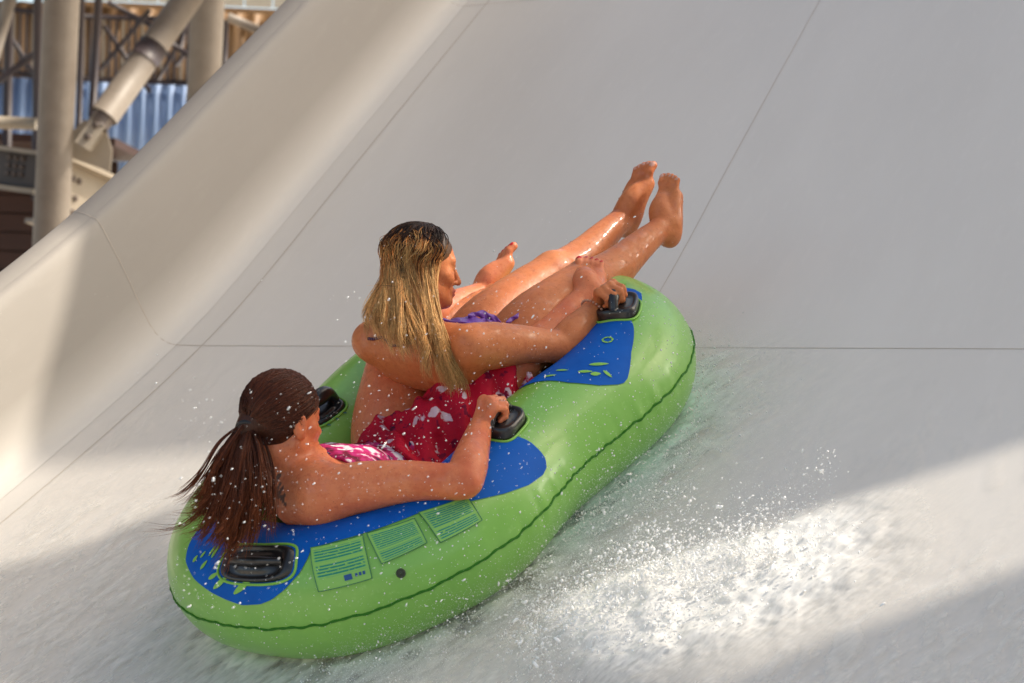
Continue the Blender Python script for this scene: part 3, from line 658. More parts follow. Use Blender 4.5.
    def cl(n, t):
        b = np.array([.085, .021, .0075])*RNG.uniform(.55, 1.5, (n, 1, 1)); e = np.array([.23, .060, .016])*RNG.uniform(.6, 1.5, (n, 1, 1)); x = np.clip((t-.25)/.75, 0, 1)[None, :, None]
        return np.concatenate([b*(1-x)+e*x, np.ones((n, len(t), 1))], 2)
    strands(P, .001, lambda n, t: cl(n, t*.3), 'hair_strands', hc)
    gd = [[(249, 426), (228, 446), (212, 476), (196, 500), (184, 516)], [(249, 426), (232, 450), (218, 484), (203, 510), (190, 508)], [(249, 426), (236, 455), (225, 492), (214, 520), (203, 533)], [(249, 426), (241, 455), (234, 496), (226, 528), (224, 545)],
          [(249, 426), (247, 456), (243, 498), (238, 530), (236, 546)], [(249, 426), (253, 455), (253, 490), (250, 522), (246, 541)], [(249, 426), (260, 452), (266, 482), (266, 512), (258, 538)]]
    vd = [[-.02, -.04, -.07, -.09, -.10], [-.02, -.03, -.05, -.07, -.1], [-.02, -.01, -.01, -.02, -.03], [-.02, .01, .02, .02, .02], [-.02, .02, .05, .05, .04], [-.02, .03, .07, .08, .07], [-.02, .03, .075, .09, .08]]
    GD = [smoothpath([PV(p, v) for p, v in zip(a, b)], 22) for a, b in zip(gd, vd)]; P = []; t = np.linspace(0, 1, 22)[:, None]
    for cl_ in range(150):
        q = RNG.beta(1.25, 1.1)*5.999; i = int(q); w = q-i; base = GD[i]*(1-w)+GD[i+1]*w; o = RNG.normal(0, .017, 3); ph = RNG.uniform(0, 6, 3); amp = RNG.uniform(.004, .017)
        flick = cam2t((-1, RNG.normal(.1, .5), 0))*RNG.gamma(1.3, .045)*(1 if q < 4.5 else .3); ln = RNG.uniform(.62, 1.06)
        for k in range(RNG.integers(12, 28)):
            o2 = o+RNG.normal(0, .003, 3)*(1+.0*t); spread = .35+1.15*t**.8
            p = base+o2*spread+amp*t*np.sin(t*RNG.uniform(5, 9)+ph)+flick*np.clip(t-.6, 0, 1)**2*3+RNG.normal(0, .006, 3)*t**2
            p = smoothpath(p[:max(6, int(22*min(ln*RNG.uniform(.85, 1.05), 1)))], 20); P.append(p)
    strands(P, RNG.uniform(.0005, .0012, len(P)), cl, 'ponytail', hc)
    for k in range(3): pass
    ang = np.linspace(0, 2*math.pi, 25); td = nrm(GD[3][3]-GD[3][0]); a1 = nrm(np.cross(td, [.2, .9, .3])); a2 = np.cross(td, a1); tc = tie+td*.012
    V, Fs = tube([tc+.027*(math.cos(x)*a1+math.sin(x)*a2) for x in ang], .0065, 8, False); mesh('hair_tie', V, Fs, M['dark'], hc)
    return root
LOWER = build_lower()
# ------------------------------------------------------------------ the front rider: long blond hair, purple bikini
def build_upper():
    root = empty('person', W([.36, 0, -.05]), 'woman with long wet blond hair and purple bikini at the tube front, feet raised', 'person')
    F = Field((-.30, -.46, -.14), (1.50, .62, .72), H0)
    pel = np.array([.35, 0, .11])
    F.slab([pel, (.24, .01, .150), (.15, .022, .205), (.075, .025, .255)], (0, 1, 0), [.160, .116, .128, .135], [.093, .074, .080, .068], .045)
    sR = PV((474, 347), .195); sL = PV((371, 341), -.145); nb = np.array([.055, .02, .295])
    F.cone(sL+(.01, .04, -.01), sR+(.0, -.04, -.01), .056, .062, .05)
    F.cone((.075, -.08, .25), (.08, .13, .24), .058, .062, .05)
    for s in (-1, 1): F.ell((.165, .02+s*.075, .255), np.eye(3), (.06, .058, .058), .03)
    hL = np.array([.36, -.09, .135]); hR = np.array([.345, .095, .15]); DT = F.D.copy()
    kL = PV((557, 272), -.06); kR = PV((590, 280), .12); aL = PV((627, 215), -.06); aR = PV((666, 225), .10)
    leg(F, hL, kL, aL, (-.25, -.1, 1), .092, .97); leg(F, hR, kR, aR, (-.25, .1, 1), .092, .97)
    feet = []
    t = PL(aL, (650, 160), .178); feet.append(add_foot(F, aL, kL, t, cam2t((1, -.05, .1)), .82))
    t = PL(aR, (668, 172), .178); feet.append(add_foot(F, aR, kR, t, cam2t((-1, .1, .1)), .86))
    bar, bd = HND['top']; nn = tnorm(.113, 86.); bar = bar-np.array([.008, .003, 0]); eR = PL(sR, (562, 347), .29); wR = PV((600, 305), .285)
    arm(F, sR, eR, wR, 1.0, (0, .004, .008))
    K, D, sd = add_hand(F, wR, bar, bd, nn, 1, .95)
    eL = PV((428, 334), -.235); wL = PV((484, 296), -.205); F.chain([sL, sL*.5+eL*.5+(0, -.02, 0), eL], [.052, .044, .036], .03); F.chain([eL, eL*.6+wL*.4, wL], [.034, .031, .022], .015)
    fd = nrm(PV((503, 284), -.2)-wL); sd2 = nrm(np.cross(fd, [0, 0, 1.])); K2 = wL+fd*.06
    for i in range(4):
        o = (-.024+.016*i); b0 = K2+sd2*o; F.cone(wL+sd2*o*.5, b0, .013, .0115, .01); q = b0+fd*.035-np.array([0, 0, .008]); F.cone(b0, q, .009, .008, .004); F.cone(q, q+fd*.018+np.array([0, 0, -.02]), .008, .007, .003)
    t1 = wL+fd*.035-sd2*.035; F.cone(wL, t1, .013, .011, .01); F.cone(t1, t1+fd*.03-sd2*.004, .0105, .0085, .004)
    ax = head_axes((.93, -.10, -.36), (.02, 1, .0)); c = PV((425, 266), .02)
    F.cone(nb, sR+(0, -.03, 0), .045, .04, .05); F.cone(nb, sL+(0, .03, 0), .045, .04, .05)
    add_head(F, c, ax, nb, (), .89)
    V, Fs = F.mesh(); C = np.tile(np.array([.5, .2, .1, 0.]), (len(V), 1)); head_paint(V, C, c, ax, .89)
    for f in feet: nails(V, C, *f, (.62, .36, .30), 5, .85)
    mesh('body', V, Fs, M['skinU'], root, col=C); V0 = V; BODYV.append(V)
    X, Y, Z = F.xyz(np.zeros(3, int), F.n); wr = .0018*np.sin(X*130+Y*70)
    sh = np.maximum(DT-.008-wr, -(DT+.004))
    bt = np.maximum(sh, np.maximum(-(X-.285+.2*(Z-.12)), X-.44)); V, Fs = F.mesh(bt.astype(np.float32)); mesh('bikini_bottom', V, Fs, M['purple'], root)
    tp = np.maximum(sh, np.maximum(np.maximum(-(X-.125), X-.215), -(Z-.19))); V, Fs = F.mesh(tp.astype(np.float32)); bo = mesh('bikini_top', V, Fs, M['purple'], root)
    # loose purple ties on the hip and the strap at the back
    for (p, vv) in (([(468, 316), (480, 314), (493, 318), (505, 326)], .11), ([(506, 323), (517, 317), (529, 318), (538, 325)], .13), ([(474, 322), (487, 322), (500, 327)], .115)):
        pth = smoothpath([PV(q, vv) for q in p], 40); vw = nrm(OC-pth[20]); Vr = []; tt = np.linspace(0, 1, 40); upv = cam2t((0, 1, 0))
        for i in range(40):
            wd = .010*math.sin(math.pi*min(.97, max(.06, tt[i])))**.5+.002*math.sin(tt[i]*19)
            for g in (-1, -.4, .3, 1): Vr.append(pth[i]+upv*g*wd+vw*(.004*math.sin(tt[i]*23+2.2*g)+.003*(1-g*g)))
            for g in (1, .3, -.4, -1): Vr.append(pth[i]+upv*g*wd*.96+vw*(.004*math.sin(tt[i]*23+2.2*g)+.003*(1-g*g)-.003))
        mesh('bikini_tie', np.array(Vr), grid_faces(40, 8, False, True), M['purple'], bo)
    st = [p for p in (pick(V0, q) for q in [(366, 338), (373, 337), (380, 337), (385, 340), (389, 344), (393, 345), (398, 344), (404, 343), (412, 342)]) if p is not None]
    if len(st) > 3: Vt, Ft = tube(smoothpath(st, 26), .0042, 6); mesh('bikini_strap', Vt, Ft, M['plum'], bo)
    # bead bracelet
    bc = wR*.82+eR*.18+np.array([0, .002, .004]); bdv = nrm(wR-eR); a1 = nrm(np.cross(bdv, [0, 0, 1.])); a2 = np.cross(bdv, a1); mb = MB()
    for j in range(24):
        th = j*math.pi/12; p = bc+.038*(math.cos(th)*a1+math.sin(th)*a2); V, Fs = tube([p-bdv*.0038, p-bdv*.0018, p+bdv*.0018, p+bdv*.0038], [.0018, .004, .004, .0018], 6); mb.add(W(V), Fs)
    mb.build('bracelet', M['bead'], root, True)
    # hair: bulk and strands
    f, u, r = ax; A = np.array([f, u, r]); G = Field(c-.34, c+.25, .0045)
    G.ell(c-f*.0125+u*.0285, A, (.088, .077, .069), .02); G.ell(c-f*.045-u*.02, A, (.045, .08, .062), .04)
    n1 = PV((404, 320), .03); n2 = PV((408, 338), .03); back = nrm(np.cross(A[1], A[2]))
    G.chain([c-f*.055-u*.03, n1, n2], [.050, .026, .004], .04)
    G.chain([c-f*.01-u*.03+r*.068, PV((426, 318), .08), PV((440, 350), .11)], [.010, .012, .008], .02)
    X, Y, Z = G.xyz(np.zeros(3, int), G.n); a = (X-c[0])*f[0]+(Y-c[1])*f[1]+(Z-c[2])*f[2]; b_ = (X-c[0])*u[0]+(Y-c[1])*u[1]+(Z-c[2])*u[2]; d_ = (X-c[0])*r[0]+(Y-c[1])*r[1]+(Z-c[2])*r[2]
    line = np.where(b_ > -.1, a-.032-.60*np.clip(b_, 0, .065), -1.); G.D = np.maximum(G.D, line.astype(np.float32)); V, Fs = G.mesh(); hgt = np.clip(((V-c)@u+.02)/.10, 0, 1)[:, None]
    C = np.concatenate([np.array([.20, .085, .024])*(1-hgt)+np.array([.030, .014, .008])*hgt, np.ones((len(V), 1))], 1); hc = mesh('hair', V, Fs, M['hair'], root, col=C)
    ctr = c-f*.0125+u*.0285; RR = np.array([.094, .082, .0755])
    gd = [((440, 340), (459, 385), (460, 420), .15, .165, .15), ((437, 338), (453, 382), (455, 418), .145, .16, .145), ((430, 333), (438, 365), (450, 396), .135, .145, .13), ((419, 328), (424, 357), (431, 382), .12, .13, .12), ((407, 326), (409, 350), (415, 374), .105, .11, .105),
          ((395, 321), (396, 344), (402, 366), .08, .085, .085), ((385, 315), (385, 336), (391, 356), .05, .055, .05), ((376, 309), (375, 329), (380, 348), .01, .015, .01), ((371, 302), (368, 321), (371, 338), -.03, -.02, -.02)]
    P = []; LN = []
    for cl_ in range(230):
        q = RNG.beta(.95, 1.15)*7.999; i = int(q); w = q-i
        az = math.radians(80+q/8*128)                       # from the right temple round the back
        g = [PV(np.array(gd[i][j])*(1-w)+np.array(gd[i+1][j])*w, gd[i][j+3]*(1-w)+gd[i+1][j+3]*w) for j in range(3)]
        oc = RNG.normal(0, .008, 3); ln = RNG.uniform(.66, 1.0) if q > 1.5 else RNG.uniform(.85, 1.0); LNc = 1.75 if RNG.random() < .28 else RNG.uniform(.28, 1.1); gold = RNG.uniform(-.17, .17)
        wph = RNG.uniform(0, 6, 3); wfr = RNG.uniform(10, 19); wam = RNG.uniform(.004, .014)
        for k in range(RNG.integers(14, 26)):
            az2 = az+RNG.normal(0, .07); d0 = nrm(np.array([RNG.uniform(-.5, .36), 1.0, .05+.08*RNG.normal()])); ca, sa = math.cos(az2), math.sin(az2); d1 = nrm(np.array([ca, .12, sa])); d2 = nrm(np.array([ca-.1, -.62, sa]))
            lift = 1.0+abs(RNG.normal(.0, .075)); K3 = []
            for tt_ in (0, .25, .5, .75, 1.0): dd = nrm(d0*(1-tt_)+d1*tt_); rr = 1.005+(lift-1.0)*tt_+.012*math.sin(math.pi*tt_); K3.append(ctr+sum(dd[m]*RR[m]*rr*A[m] for m in range(3)))
            K3.append(ctr+sum(d2[m]*RR[m]*(lift+.05)*A[m] for m in range(3)))
            o2 = oc+RNG.normal(0, .0022, 3); LN.append((LNc*RNG.uniform(.8, 1.2), gold))
            pts = K3+[g[0]+o2*1.2, g[1]+o2*1.3+RNG.normal(0, .003, 3), g[2]+o2*1.1+RNG.normal(0, .005, 3)]
            pth = smoothpath(pts, 36); m = max(20, int(36*ln*RNG.uniform(.88, 1.0))); pth = smoothpath(pth[:m], 26); tt = np.linspace(0, 1, 26)[:, None]
            P.append(pth+wam*tt*np.sin(tt*wfr+wph)+.0015*tt*np.sin(tt*RNG.uniform(8, 16)+RNG.uniform(0, 6, 3)))
    for k in range(6):                                      # flyaway hairs
        p0 = PV((RNG.uniform(374, 398), RNG.uniform(250, 335)), .06); a_ = nrm(cam2t((RNG.normal(), RNG.normal()-.4, 0))); s = nrm(cam2t((RNG.normal(), RNG.normal(), 0)))
        tt = np.linspace(0, 1, 26)[:, None]; P.append(p0+a_*.05*tt+s*.03*tt**2)
    def cl(n, t):
        q = np.array(LN+[(1., 0.)]*(n-len(LN))); kq = q[:, 0][:, None, None]; root_ = np.array([.040, .014, .006])*kq; mid = np.array([.62, .225, .055])*kq; tip = np.array([1.0, .61, .245])*np.clip(.42+.55*kq, .3, .97)
        tt = np.clip(t[None, :]+q[:, 1:2]+RNG.normal(0, .04, (n, 1)), 0, 1)[:, :, None]; x = np.clip((tt-.52)/.14, 0, 1); y = np.clip((tt-.63)/.18, 0, 1)
        c_ = (root_*(1-x)+mid*x)*(1-y)+tip*y; return np.concatenate([c_, np.ones((n, len(t), 1))], 2)
    rad = RNG.uniform(.0006, .0014, len(P)); rad[-6:] = .0004
    strands(P, rad, cl, 'hair_strands', hc)
    return root
UPPER = build_upper()
# ================================================================== water, foam and spray
def vnoise(x, y, seed):
    g = np.random.default_rng(seed).random((256, 256)); xi = np.floor(x).astype(int); yi = np.floor(y).astype(int); fx = x-xi; fy = y-yi; fx = fx*fx*(3-2*fx); fy = fy*fy*(3-2*fy)
    a = g[xi % 256, yi % 256]; b = g[(xi+1) % 256, yi % 256]; c = g[xi % 256, (yi+1) % 256]; d = g[(xi+1) % 256, (yi+1) % 256]
    return (a*(1-fx)+b*fx)*(1-fy)+(c*(1-fx)+d*fx)*fy
def fbm(x, y, seed, o=4):
    s = 0; a = .5; n = 0
    for i in range(o): s = s+a*vnoise(x*2**i+13*i, y*2**i+7*i, seed+i); n += a; a *= .55
    return s/n
def sstep(a, b, x): t = np.clip((x-a)/(b-a), 0, 1); return t*t*(3-2*t)
def floor_h(u, v): return FLN+.012*np.maximum(0, v-crease(u)-3.2)**2
def tube_dist(u, v):                                         # distance outside the footprint's centre line, and where along the ring
    d = np.full(u.shape, 9.); k = np.zeros(u.shape, int)
    for i in range(0, NS, 4):
        q = (u-CU[i])**2+(v-CV[i])**2; m = q < d; d[m] = q[m]; k[m] = i
    return np.sqrt(d), k/NS
def crest(u, v):                                             # 1 inside the thrown up splash beside the tube, fading out downstream
    a = np.array([-.36, .70]); b = np.array([.02, 1.10]); ab = b-a; L = np.linalg.norm(ab); e = ab/L; n = np.array([-e[1], e[0]])
    t = ((u-a[0])*e[0]+(v-a[1])*e[1])/L; w = (u-a[0])*n[0]+(v-a[1])*n[1]          # w > 0: downstream
    return sstep(-.45, .15, t)*(1-sstep(.7, 1.9, t))*sstep(-.10, .05, w)*(1-sstep(.10, .80, w)), t, w
def build_water():
    n, m = 430, 560; us = np.linspace(-1.5, 1.05, n); vs = np.linspace(-1.78, 2.3, m); U, V = np.meshgrid(us, vs, indexing='ij')
    d, s = tube_dist(U, V); cr_, t, w = crest(U, V)
    near = np.exp(-np.maximum(d-.12, 0)/.15)*np.where((s > .06) & (s < .62), 1, .35)
    wake = sstep(.35, -.35, U)*(1-.6*sstep(-1.25, -1.75, V))
    f1 = fbm(U*9+V*2, V*11-U*3, 3); f2 = fbm(U*14+V*4, V*38-U*9, 9); f3 = fbm(U*40, V*95, 17, 3); flow = fbm((U-V*.3)*5, (V+U*.4)*17, 23)
    hgt = .004+cr_*(.018*sstep(.3, .75, f1)+.016*np.maximum(f2-.42, 0)+.0045*(f3-.4))+near*(.012+.012*(f2-.4)+.003*f3)+wake*(.005*(f1-.4)+.004*(flow-.45)+.0010*(f3-.5))
    dens = np.clip(cr_*1.35*sstep(.20, .55, .5*f1+.35*f2+.15*f3+.16*cr_), 0, 1)
    dens = np.maximum(dens, near*.95*sstep(.18, .58, f2*.5+f1*.5)); dens = np.maximum(dens, wake*.55*sstep(.34, .74, .5*flow+.32*f2+.12*f3+.05))
    dens = np.maximum(dens, .16*sstep(.45, .75, flow)*sstep(.9, .2, U)); edge = sstep(0, .1, (U+1.5))*sstep(0, .25, 1.05-U)*sstep(0, .2, V+1.78)*sstep(0, .2, 2.3-V)
    P = np.stack([U, V, floor_h(U, V)+np.maximum(hgt, .002)*edge+.0025], -1).reshape(-1, 3)
    aq = (near*sstep(.2, .5, U+.55)*.9).reshape(-1, 1); C = np.concatenate([np.array([.85, .82, .765])*(1-aq)+np.array([.56, .76, .70])*aq, (dens*edge).reshape(-1, 1)], 1)
    mt = mat('white_water', (.8, .82, .8), .35, Specular_IOR_Level=.4); at = attr(mt); lk(mt, at.outputs['Color'], bsdf(mt).inputs['Base Color'])
    al = nd(mt, 'ShaderNodeMath'); al.operation = 'MULTIPLY'; al.use_clamp = True; r = rampf(mt, noise(mt, 1, 4, .62, stretch=(22, 70, 1), coord='UV'), .2, .62); lk(mt, at.outputs['Alpha'], al.inputs[0]); mxv = nd(mt, 'ShaderNodeMapRange'); mxv.inputs['To Min'].default_value = .72; mxv.inputs['To Max'].default_value = 1.22; lk(mt, r, mxv.inputs['Value']); lk(mt, mxv.outputs[0], al.inputs[1]); lk(mt, al.outputs[0], bsdf(mt).inputs['Alpha'])
    lk(mt, bump(mt, noise(mt, 1, 4, .6, stretch=(35, 90, 1), coord='UV'), .22, .003), bsdf(mt).inputs['Normal'])
    o = mesh('water', P, grid_faces(n, m)[:, ::-1], mt, None, True, col=C, uv=np.stack([U+.25*V, V-.2*U], -1).reshape(-1, 2)); tag(o, kind='structure')
    # --- drops
    ico = bmesh_ico(1); octa = (np.array([[1, 0, 0], [-1, 0, 0], [0, 1, 0], [0, -1, 0], [0, 0, 1], [0, 0, -1.]]), np.array([[0, 2, 4], [2, 1, 4], [1, 3, 4], [3, 0, 4], [2, 0, 5], [1, 2, 5], [3, 1, 5], [0, 3, 5]]))
    def drops(P, R, base, axis=None, st=None):
        BV, BF = base; n = len(P); R = np.asarray(R)[:, None, None]; L = BV[None]*R
        if axis is not None: a = axis/np.linalg.norm(axis, axis=1)[:, None]; L = L+a[:, None]*((L*a[:, None]).sum(2, keepdims=True))*(np.asarray(st)[:, None, None]-1)
        return (P[:, None]+L).reshape(-1, 3), (BF[None]+(np.arange(n)*len(BV))[:, None, None]).reshape(-1, 3)
    def put(name, sets, mt, kind='stuff'):
        V = []; F = []; o = 0
        for v, f in sets: V.append(v); F.append(f+o); o += len(v)
        return tag(mesh(name, np.concatenate(V), np.concatenate(F), mt, None, True), kind=kind)
    # splash crest: drops thrown up and outwards, thinning with height
    N = 9500; t = RNG.beta(1.6, 1.9, N)*1.7-.45; w = RNG.normal(.05, .11, N)+np.abs(RNG.normal(0, .12, N))*(RNG.random(N) < .5); a = np.array([-.36, .70]); e = np.array([.38, .40]); en = nrm(e); nn = np.array([-en[1], en[0]])
    u = a[0]+e[0]*t+nn[0]*w; v = a[1]+e[1]*t+nn[1]*w; h = RNG.exponential(.028, N)*(.4+1.3*np.exp(-((t-.5)/.45)**2)); cl = np.floor(RNG.random(N)*70).astype(int); co_ = RNG.normal(0, .022, (70, 3)); pk = RNG.random(N) < .55
    P = np.stack([u, v, floor_h(u, v)+.01+h], 1); cc = P[RNG.integers(0, N, 70)]+np.abs(co_)*[0, 0, 1.]; P[pk] = cc[cl[pk]]+RNG.normal(0, .03, (pk.sum(), 3))*[1, 1, .8]; P[:, 2] = np.maximum(P[:, 2], FLN+.008)
    R = np.clip(RNG.lognormal(math.log(.0011), .6, N), .0005, .005); ax = RNG.normal(0, 1, (N, 3))*.7+cam2t((.5, .7, .2)); S1 = drops(P, R, ico, ax, 1+RNG.exponential(.5, N))
    # wash along the tube side
    N = 5200; s = RNG.uniform(.02, .47, N); d = np.abs(RNG.exponential(.055, N)); u = csamp(CU, s)+csamp(EU, s)*(TR*.78+d); v = csamp(CV, s)+csamp(EV, s)*(TR*.78+d)
    P = np.stack([u, v, floor_h(u, v)+np.abs(RNG.normal(0, .05, N))*np.exp(-d*3)+.005], 1); keep = np.hypot(0, 0) == 0; R = np.clip(RNG.lognormal(math.log(.0011), .5, N), .0005, .004); S2 = drops(P, R, octa, RNG.normal(0, 1, (N, 3)), 1+RNG.exponential(.5, N))
    # drops in the air over the riders and the tube
    def air(n, x0, x1, y0, y1, v0, v1, r, ax, st):
        P = np.array([PV((RNG.uniform(x0, x1), RNG.uniform(y0, y1)), RNG.uniform(v0, v1)) for _ in range(n)]); a = np.tile(cam2t(ax), (n, 1))+RNG.normal(0, .25, (n, 3)); return drops(P, np.clip(RNG.lognormal(math.log(r*.42), .7, n), .0003, .0022), ico, a, 1+RNG.exponential(st, n))
    S3 = [air(760, 175, 470, 385, 610, .45, .95, .00125, (.85, .5, 0), 1.0), air(420, 330, 560, 280, 500, .45, .9, .0012, (.7, .6, 0), .8), air(330, 470, 660, 300, 520, .6, .95, .0014, (.3, .8, 0), .4), air(150, 560, 860, 420, 600, .7, 1.2, .0016, (.3, .9, 0), .5), air(130, 380, 690, 210, 330, .3, .7, .0009, (.6, .6, 0), .6), air(60, 0, 300, 250, 480, -.3, .3, .001, (.8, .5, 0), .6)]
    put('spray', [S1, S2]+S3, M['drop'])
    # mist of very small drops, beside the tube and over the crest
    N = 78000; s = RNG.uniform(.0, .45, N); d = np.abs(RNG.normal(0, .12, N)); u = csamp(CU, s)+csamp(EU, s)*(TR*.85+d); v = csamp(CV, s)+csamp(EV, s)*(TR*.85+d); P = np.stack([u, v, floor_h(u, v)+np.abs(RNG.normal(0, .075, N))*np.exp(-d*2)], 1)
    k = 24000; t = RNG.beta(1.5, 1.7, k)*1.6-.4; w = RNG.normal(.08, .15, k); P[:k, 0] = a[0]+e[0]*t+nn[0]*w; P[:k, 1] = a[1]+e[1]*t+nn[1]*w; P[:k, 2] = floor_h(P[:k, 0], P[:k, 1])+RNG.exponential(.035, k)
    put('mist', [drops(P, RNG.uniform(.0003, .0008, N), octa)], M['mist'])
    # beads sitting on the skin of the tube
    N = 1500; s = RNG.uniform(.08, .56, N); ph = RNG.uniform(-25, 100, N); P = tsurf(s, ph, .0006); nn_ = tnorm(s, ph); R = np.clip(RNG.lognormal(math.log(.0013), .5, N), .0006, .004); bd_ = []
    for Vb in BODYV:
        vis = Vb[RNG.integers(0, len(Vb), 2600)]; bd_.append(drops(vis, np.clip(RNG.lognormal(math.log(.0009), .5, len(vis)), .0004, .0026), ico, nrm(OC)[None]+np.zeros((len(vis), 3)), np.full(len(vis), .8)))
    put('water_beads', bd_, M['bead_water']); put('droplets', [drops(P, R*.8, ico, nn_, np.full(N, .7))], M['drop'])
def bmesh_ico(sub):
    import bmesh
    b = bmesh.new(); bmesh.ops.create_icosphere(b, subdivisions=sub, radius=1); V = np.array([v.co[:] for v in b.verts]); b.faces.ensure_lookup_table(); F = np.array([[v.index for v in f.verts] for f in b.faces]); b.free(); return V, F
build_water()
# ================================================================== background steelwork
def build_background():
    def tag2(o, *a, **k): return tag(o, *a, **k)
    UP = np.array([0, 0, 1.])
    def cyl(name, p, q, r, mt, parent=None, n=28): V, Fs = tube([p, np.asarray(p)*.5+np.asarray(q)*.5, q], r, n); return mesh(name, V, Fs, mt, parent, True, True)
    # two round columns
    for (x, y, d, r, lab) in ((59, 60, 19., .121, 'thick round cream steel column left of the diagonal brace'), (206, 40, 20.5, .122, 'round cream steel column right of the diagonal brace, by the slide rim')):
        p = BG(x, y, d); o = cyl('steel_column', [p[0], p[1], -6], [p[0], p[1], p[2]+4], r, M['steel'], n=40); tag(o, lab, 'column', 'steel columns behind the slide')
    # beam with bolted web running away to the right
    D0 = 19.6
    def beam(name, x0, y0, x1, y1, d0, d1, h, lab, bolts, web='plate'):
        a, b = BG(x0, y0, d0), BG(x1, y1, d1); e = empty(name, a, lab, 'steel beam'); ax = b-a; L = np.linalg.norm(ax); ax = ax/L; side = nrm(np.cross(ax, UP)); dn = nrm(np.cross(side, ax)); dn = -dn if dn[2] > 0 else dn
        mb = MB(); mb.box(a-side*.11, ax*L, side*.22, dn*.03); mb.build('top_flange', M['plate'], e)
        mb = MB(); mb.box(a-side*.012+dn*.031, ax*L, side*.024, dn*(h-.062)); mb.build('web', M[web], e)
        mb = MB(); mb.box(a-side*.11+dn*(h-.03), ax*L, side*.22, dn*.03); mb.build('bottom_flange', M['plate'], e)
        s = 1 if (Vector(side) @ Vector((0, -1, 0))) > 0 else -1
        for (t, k) in bolts:
            c = a+ax*t+dn*k+side*s*.012; V, Fs = tube([c, c+side*s*.012, c+side*s*.02], [.022, .022, .012], 6); mesh('bolt', V, Fs, M['bolt'], e, False, True)
    beam('steel_beam', 52, 152, 175, 206, 19.3, 20.2, .50, 'cream steel beam with bolted web between the column and slide rim', [(.22+.06*i, .24+.10*j) for i in (0, 1) for j in (0, 1)]+[(.22, .12), (.28, .12)])
    beam('steel_beam', -40, 140, 48, 152, 19.9, 19.6, .30, 'shaded steel beam with bolt rows left of the thick column', [(.44+.055*i, .07+.055*j) for i in range(3) for j in range(3)], 'shaded_steel')
    # diagonal brace with its end plates
    a, b = BG(96, 128, 19.0), BG(196, -14, 19.4); e = empty('diagonal_brace', a, 'fat cream diagonal brace tube with a painted shadow band and bolted end', 'brace'); d = nrm(b-a)
    cyl('brace_tube', a+d*.10, b, .098, M['steel'], e); cyl('shadow_band', a+(b-a)*.52-d*.06, a+(b-a)*.52+d*.07, .104, M['rod'], e)  # dark sleeve paints in the shadow lying across the brace
    cyl('end_cap', a+d*.02, a+d*.12, .075, M['bolt'], e); sx = nrm(np.cross(d, [0, 1, 0]))
    for s in (-1, 1):
        mb = MB(); mb.box(a-d*.16+np.array([0, s*.05-.01, 0])-sx*.055, d*.34, sx*.11, np.array([0, .02, 0])); mb.build('end_plate', M['plate'], e)
        for k in range(2): c = a+d*(-.08+.1*k)+np.array([0, -.062, 0]); V, Fs = tube([c, c-np.array([0, .02, 0]), c-np.array([0, .03, 0])], [.024, .024, .012], 6); (s == 1) and mesh('bolt', V, Fs, M['bolt'], e, False, True)
    # gusset where brace, column and beam meet
    g = [BG(x, y, 19.15) for x, y in ((66, 156), (66, 138), (84, 120), (104, 122), (112, 150), (110, 172))]; n = len(g); V = g+[p+np.array([0, .025, 0]) for p in g]
    o = mesh('gusset_plate', V, [tuple(range(n)), tuple(reversed(range(n, 2*n)))]+[(i, i+n, (i+1) % n+n, (i+1) % n) for i in range(n)], M['plate'], None, False, True); tag(o, 'pale gusset plate at the foot of the diagonal brace', 'gusset plate')
    # tan corrugated sheeting with a blue lower screen and a white fascia
    def sheet(name, x0, y0, x1, y1, d, pitch, amp, mt, lab, cat):
        a, b = BG(x0, y0, d), BG(x1, y1, d); xs = np.arange(a[0], b[0], pitch/6); z0, z1 = b[2], a[2]; V = []
        for x in xs:
            y = a[1]+amp*math.tanh(2.2*math.sin(x/pitch*2*math.pi))
            V += [(x, y, z0), (x, y, z1), (x, y+.02, z1), (x, y+.02, z0)]
        o = mesh(name, V, grid_faces(len(xs), 4, False, True), mt, None, False, True); return tag(o, lab, cat)
    sheet('corrugated_sheet', -60, -2, 330, 110, 25.5, .16, .035, M['tan'], 'tan corrugated wall sheeting in the back above the blue screen', 'wall sheeting')
    sheet('blue_screen', -60, 74, 330, 186, 25.4, .12, .03, M['blue_sheet'], 'pale blue corrugated screen below the tan sheeting', 'screen')
    a, b = BG(72, -12, 25.0), BG(330, 10, 25.0); mb = MB(); z = b[2]; w = b[0]-a[0]
    fe = empty('fascia_board', a, 'white panelled fascia above the tan sheeting', 'fascia'); k = 9
    for i in range(k): mb = MB(); mb.box((a[0]+w*i/k+.008, a[1], z), (w/k-.016, 0, 0), (0, .06, 0), (0, 0, a[2]-z+.3)); mb.build('panel', M['fascia'], fe)
    mb = MB(); mb.box((a[0], a[1]+.07, z-.05), (w, 0, 0), (0, .05, 0), (0, 0, .04)); mb.build('drip_edge', M['tan'], fe)
    # thin dark posts, rails and rods of the stair in front
    def rod(name, p, q, d, r, lab, cat, mt='rod', group=None): o = cyl(name, BG(*p, d), BG(*q, d), r, M[mt], n=10); tag(o, lab, cat, group)
    rod('stair_post', (82, -10), (78, 158), 21.0, .024, 'thin dark post just right of the thick column', 'post')
    rod('stair_post', (99, -10), (92, 118), 21.2, .03, 'thin dark post behind the lower end of the brace', 'post')
    rod('stair_post', (9, -10), (7, 150), 21.2, .035, 'dark post nearest the left edge', 'post')
    rod('stair_post', (38, -10), (36, 200), 20.6, .032, 'dark post close to the left side of the thick column', 'post')
    rod('sloping_rail', (-8, 60), (12, -8), 20.8, .05, 'cream sloping rail in the upper left corner', 'rail', 'steel')
    rod('handrail', (-5, 84), (40, 50), 21.0, .028, 'dark sloping handrail left of the thick column', 'rail')
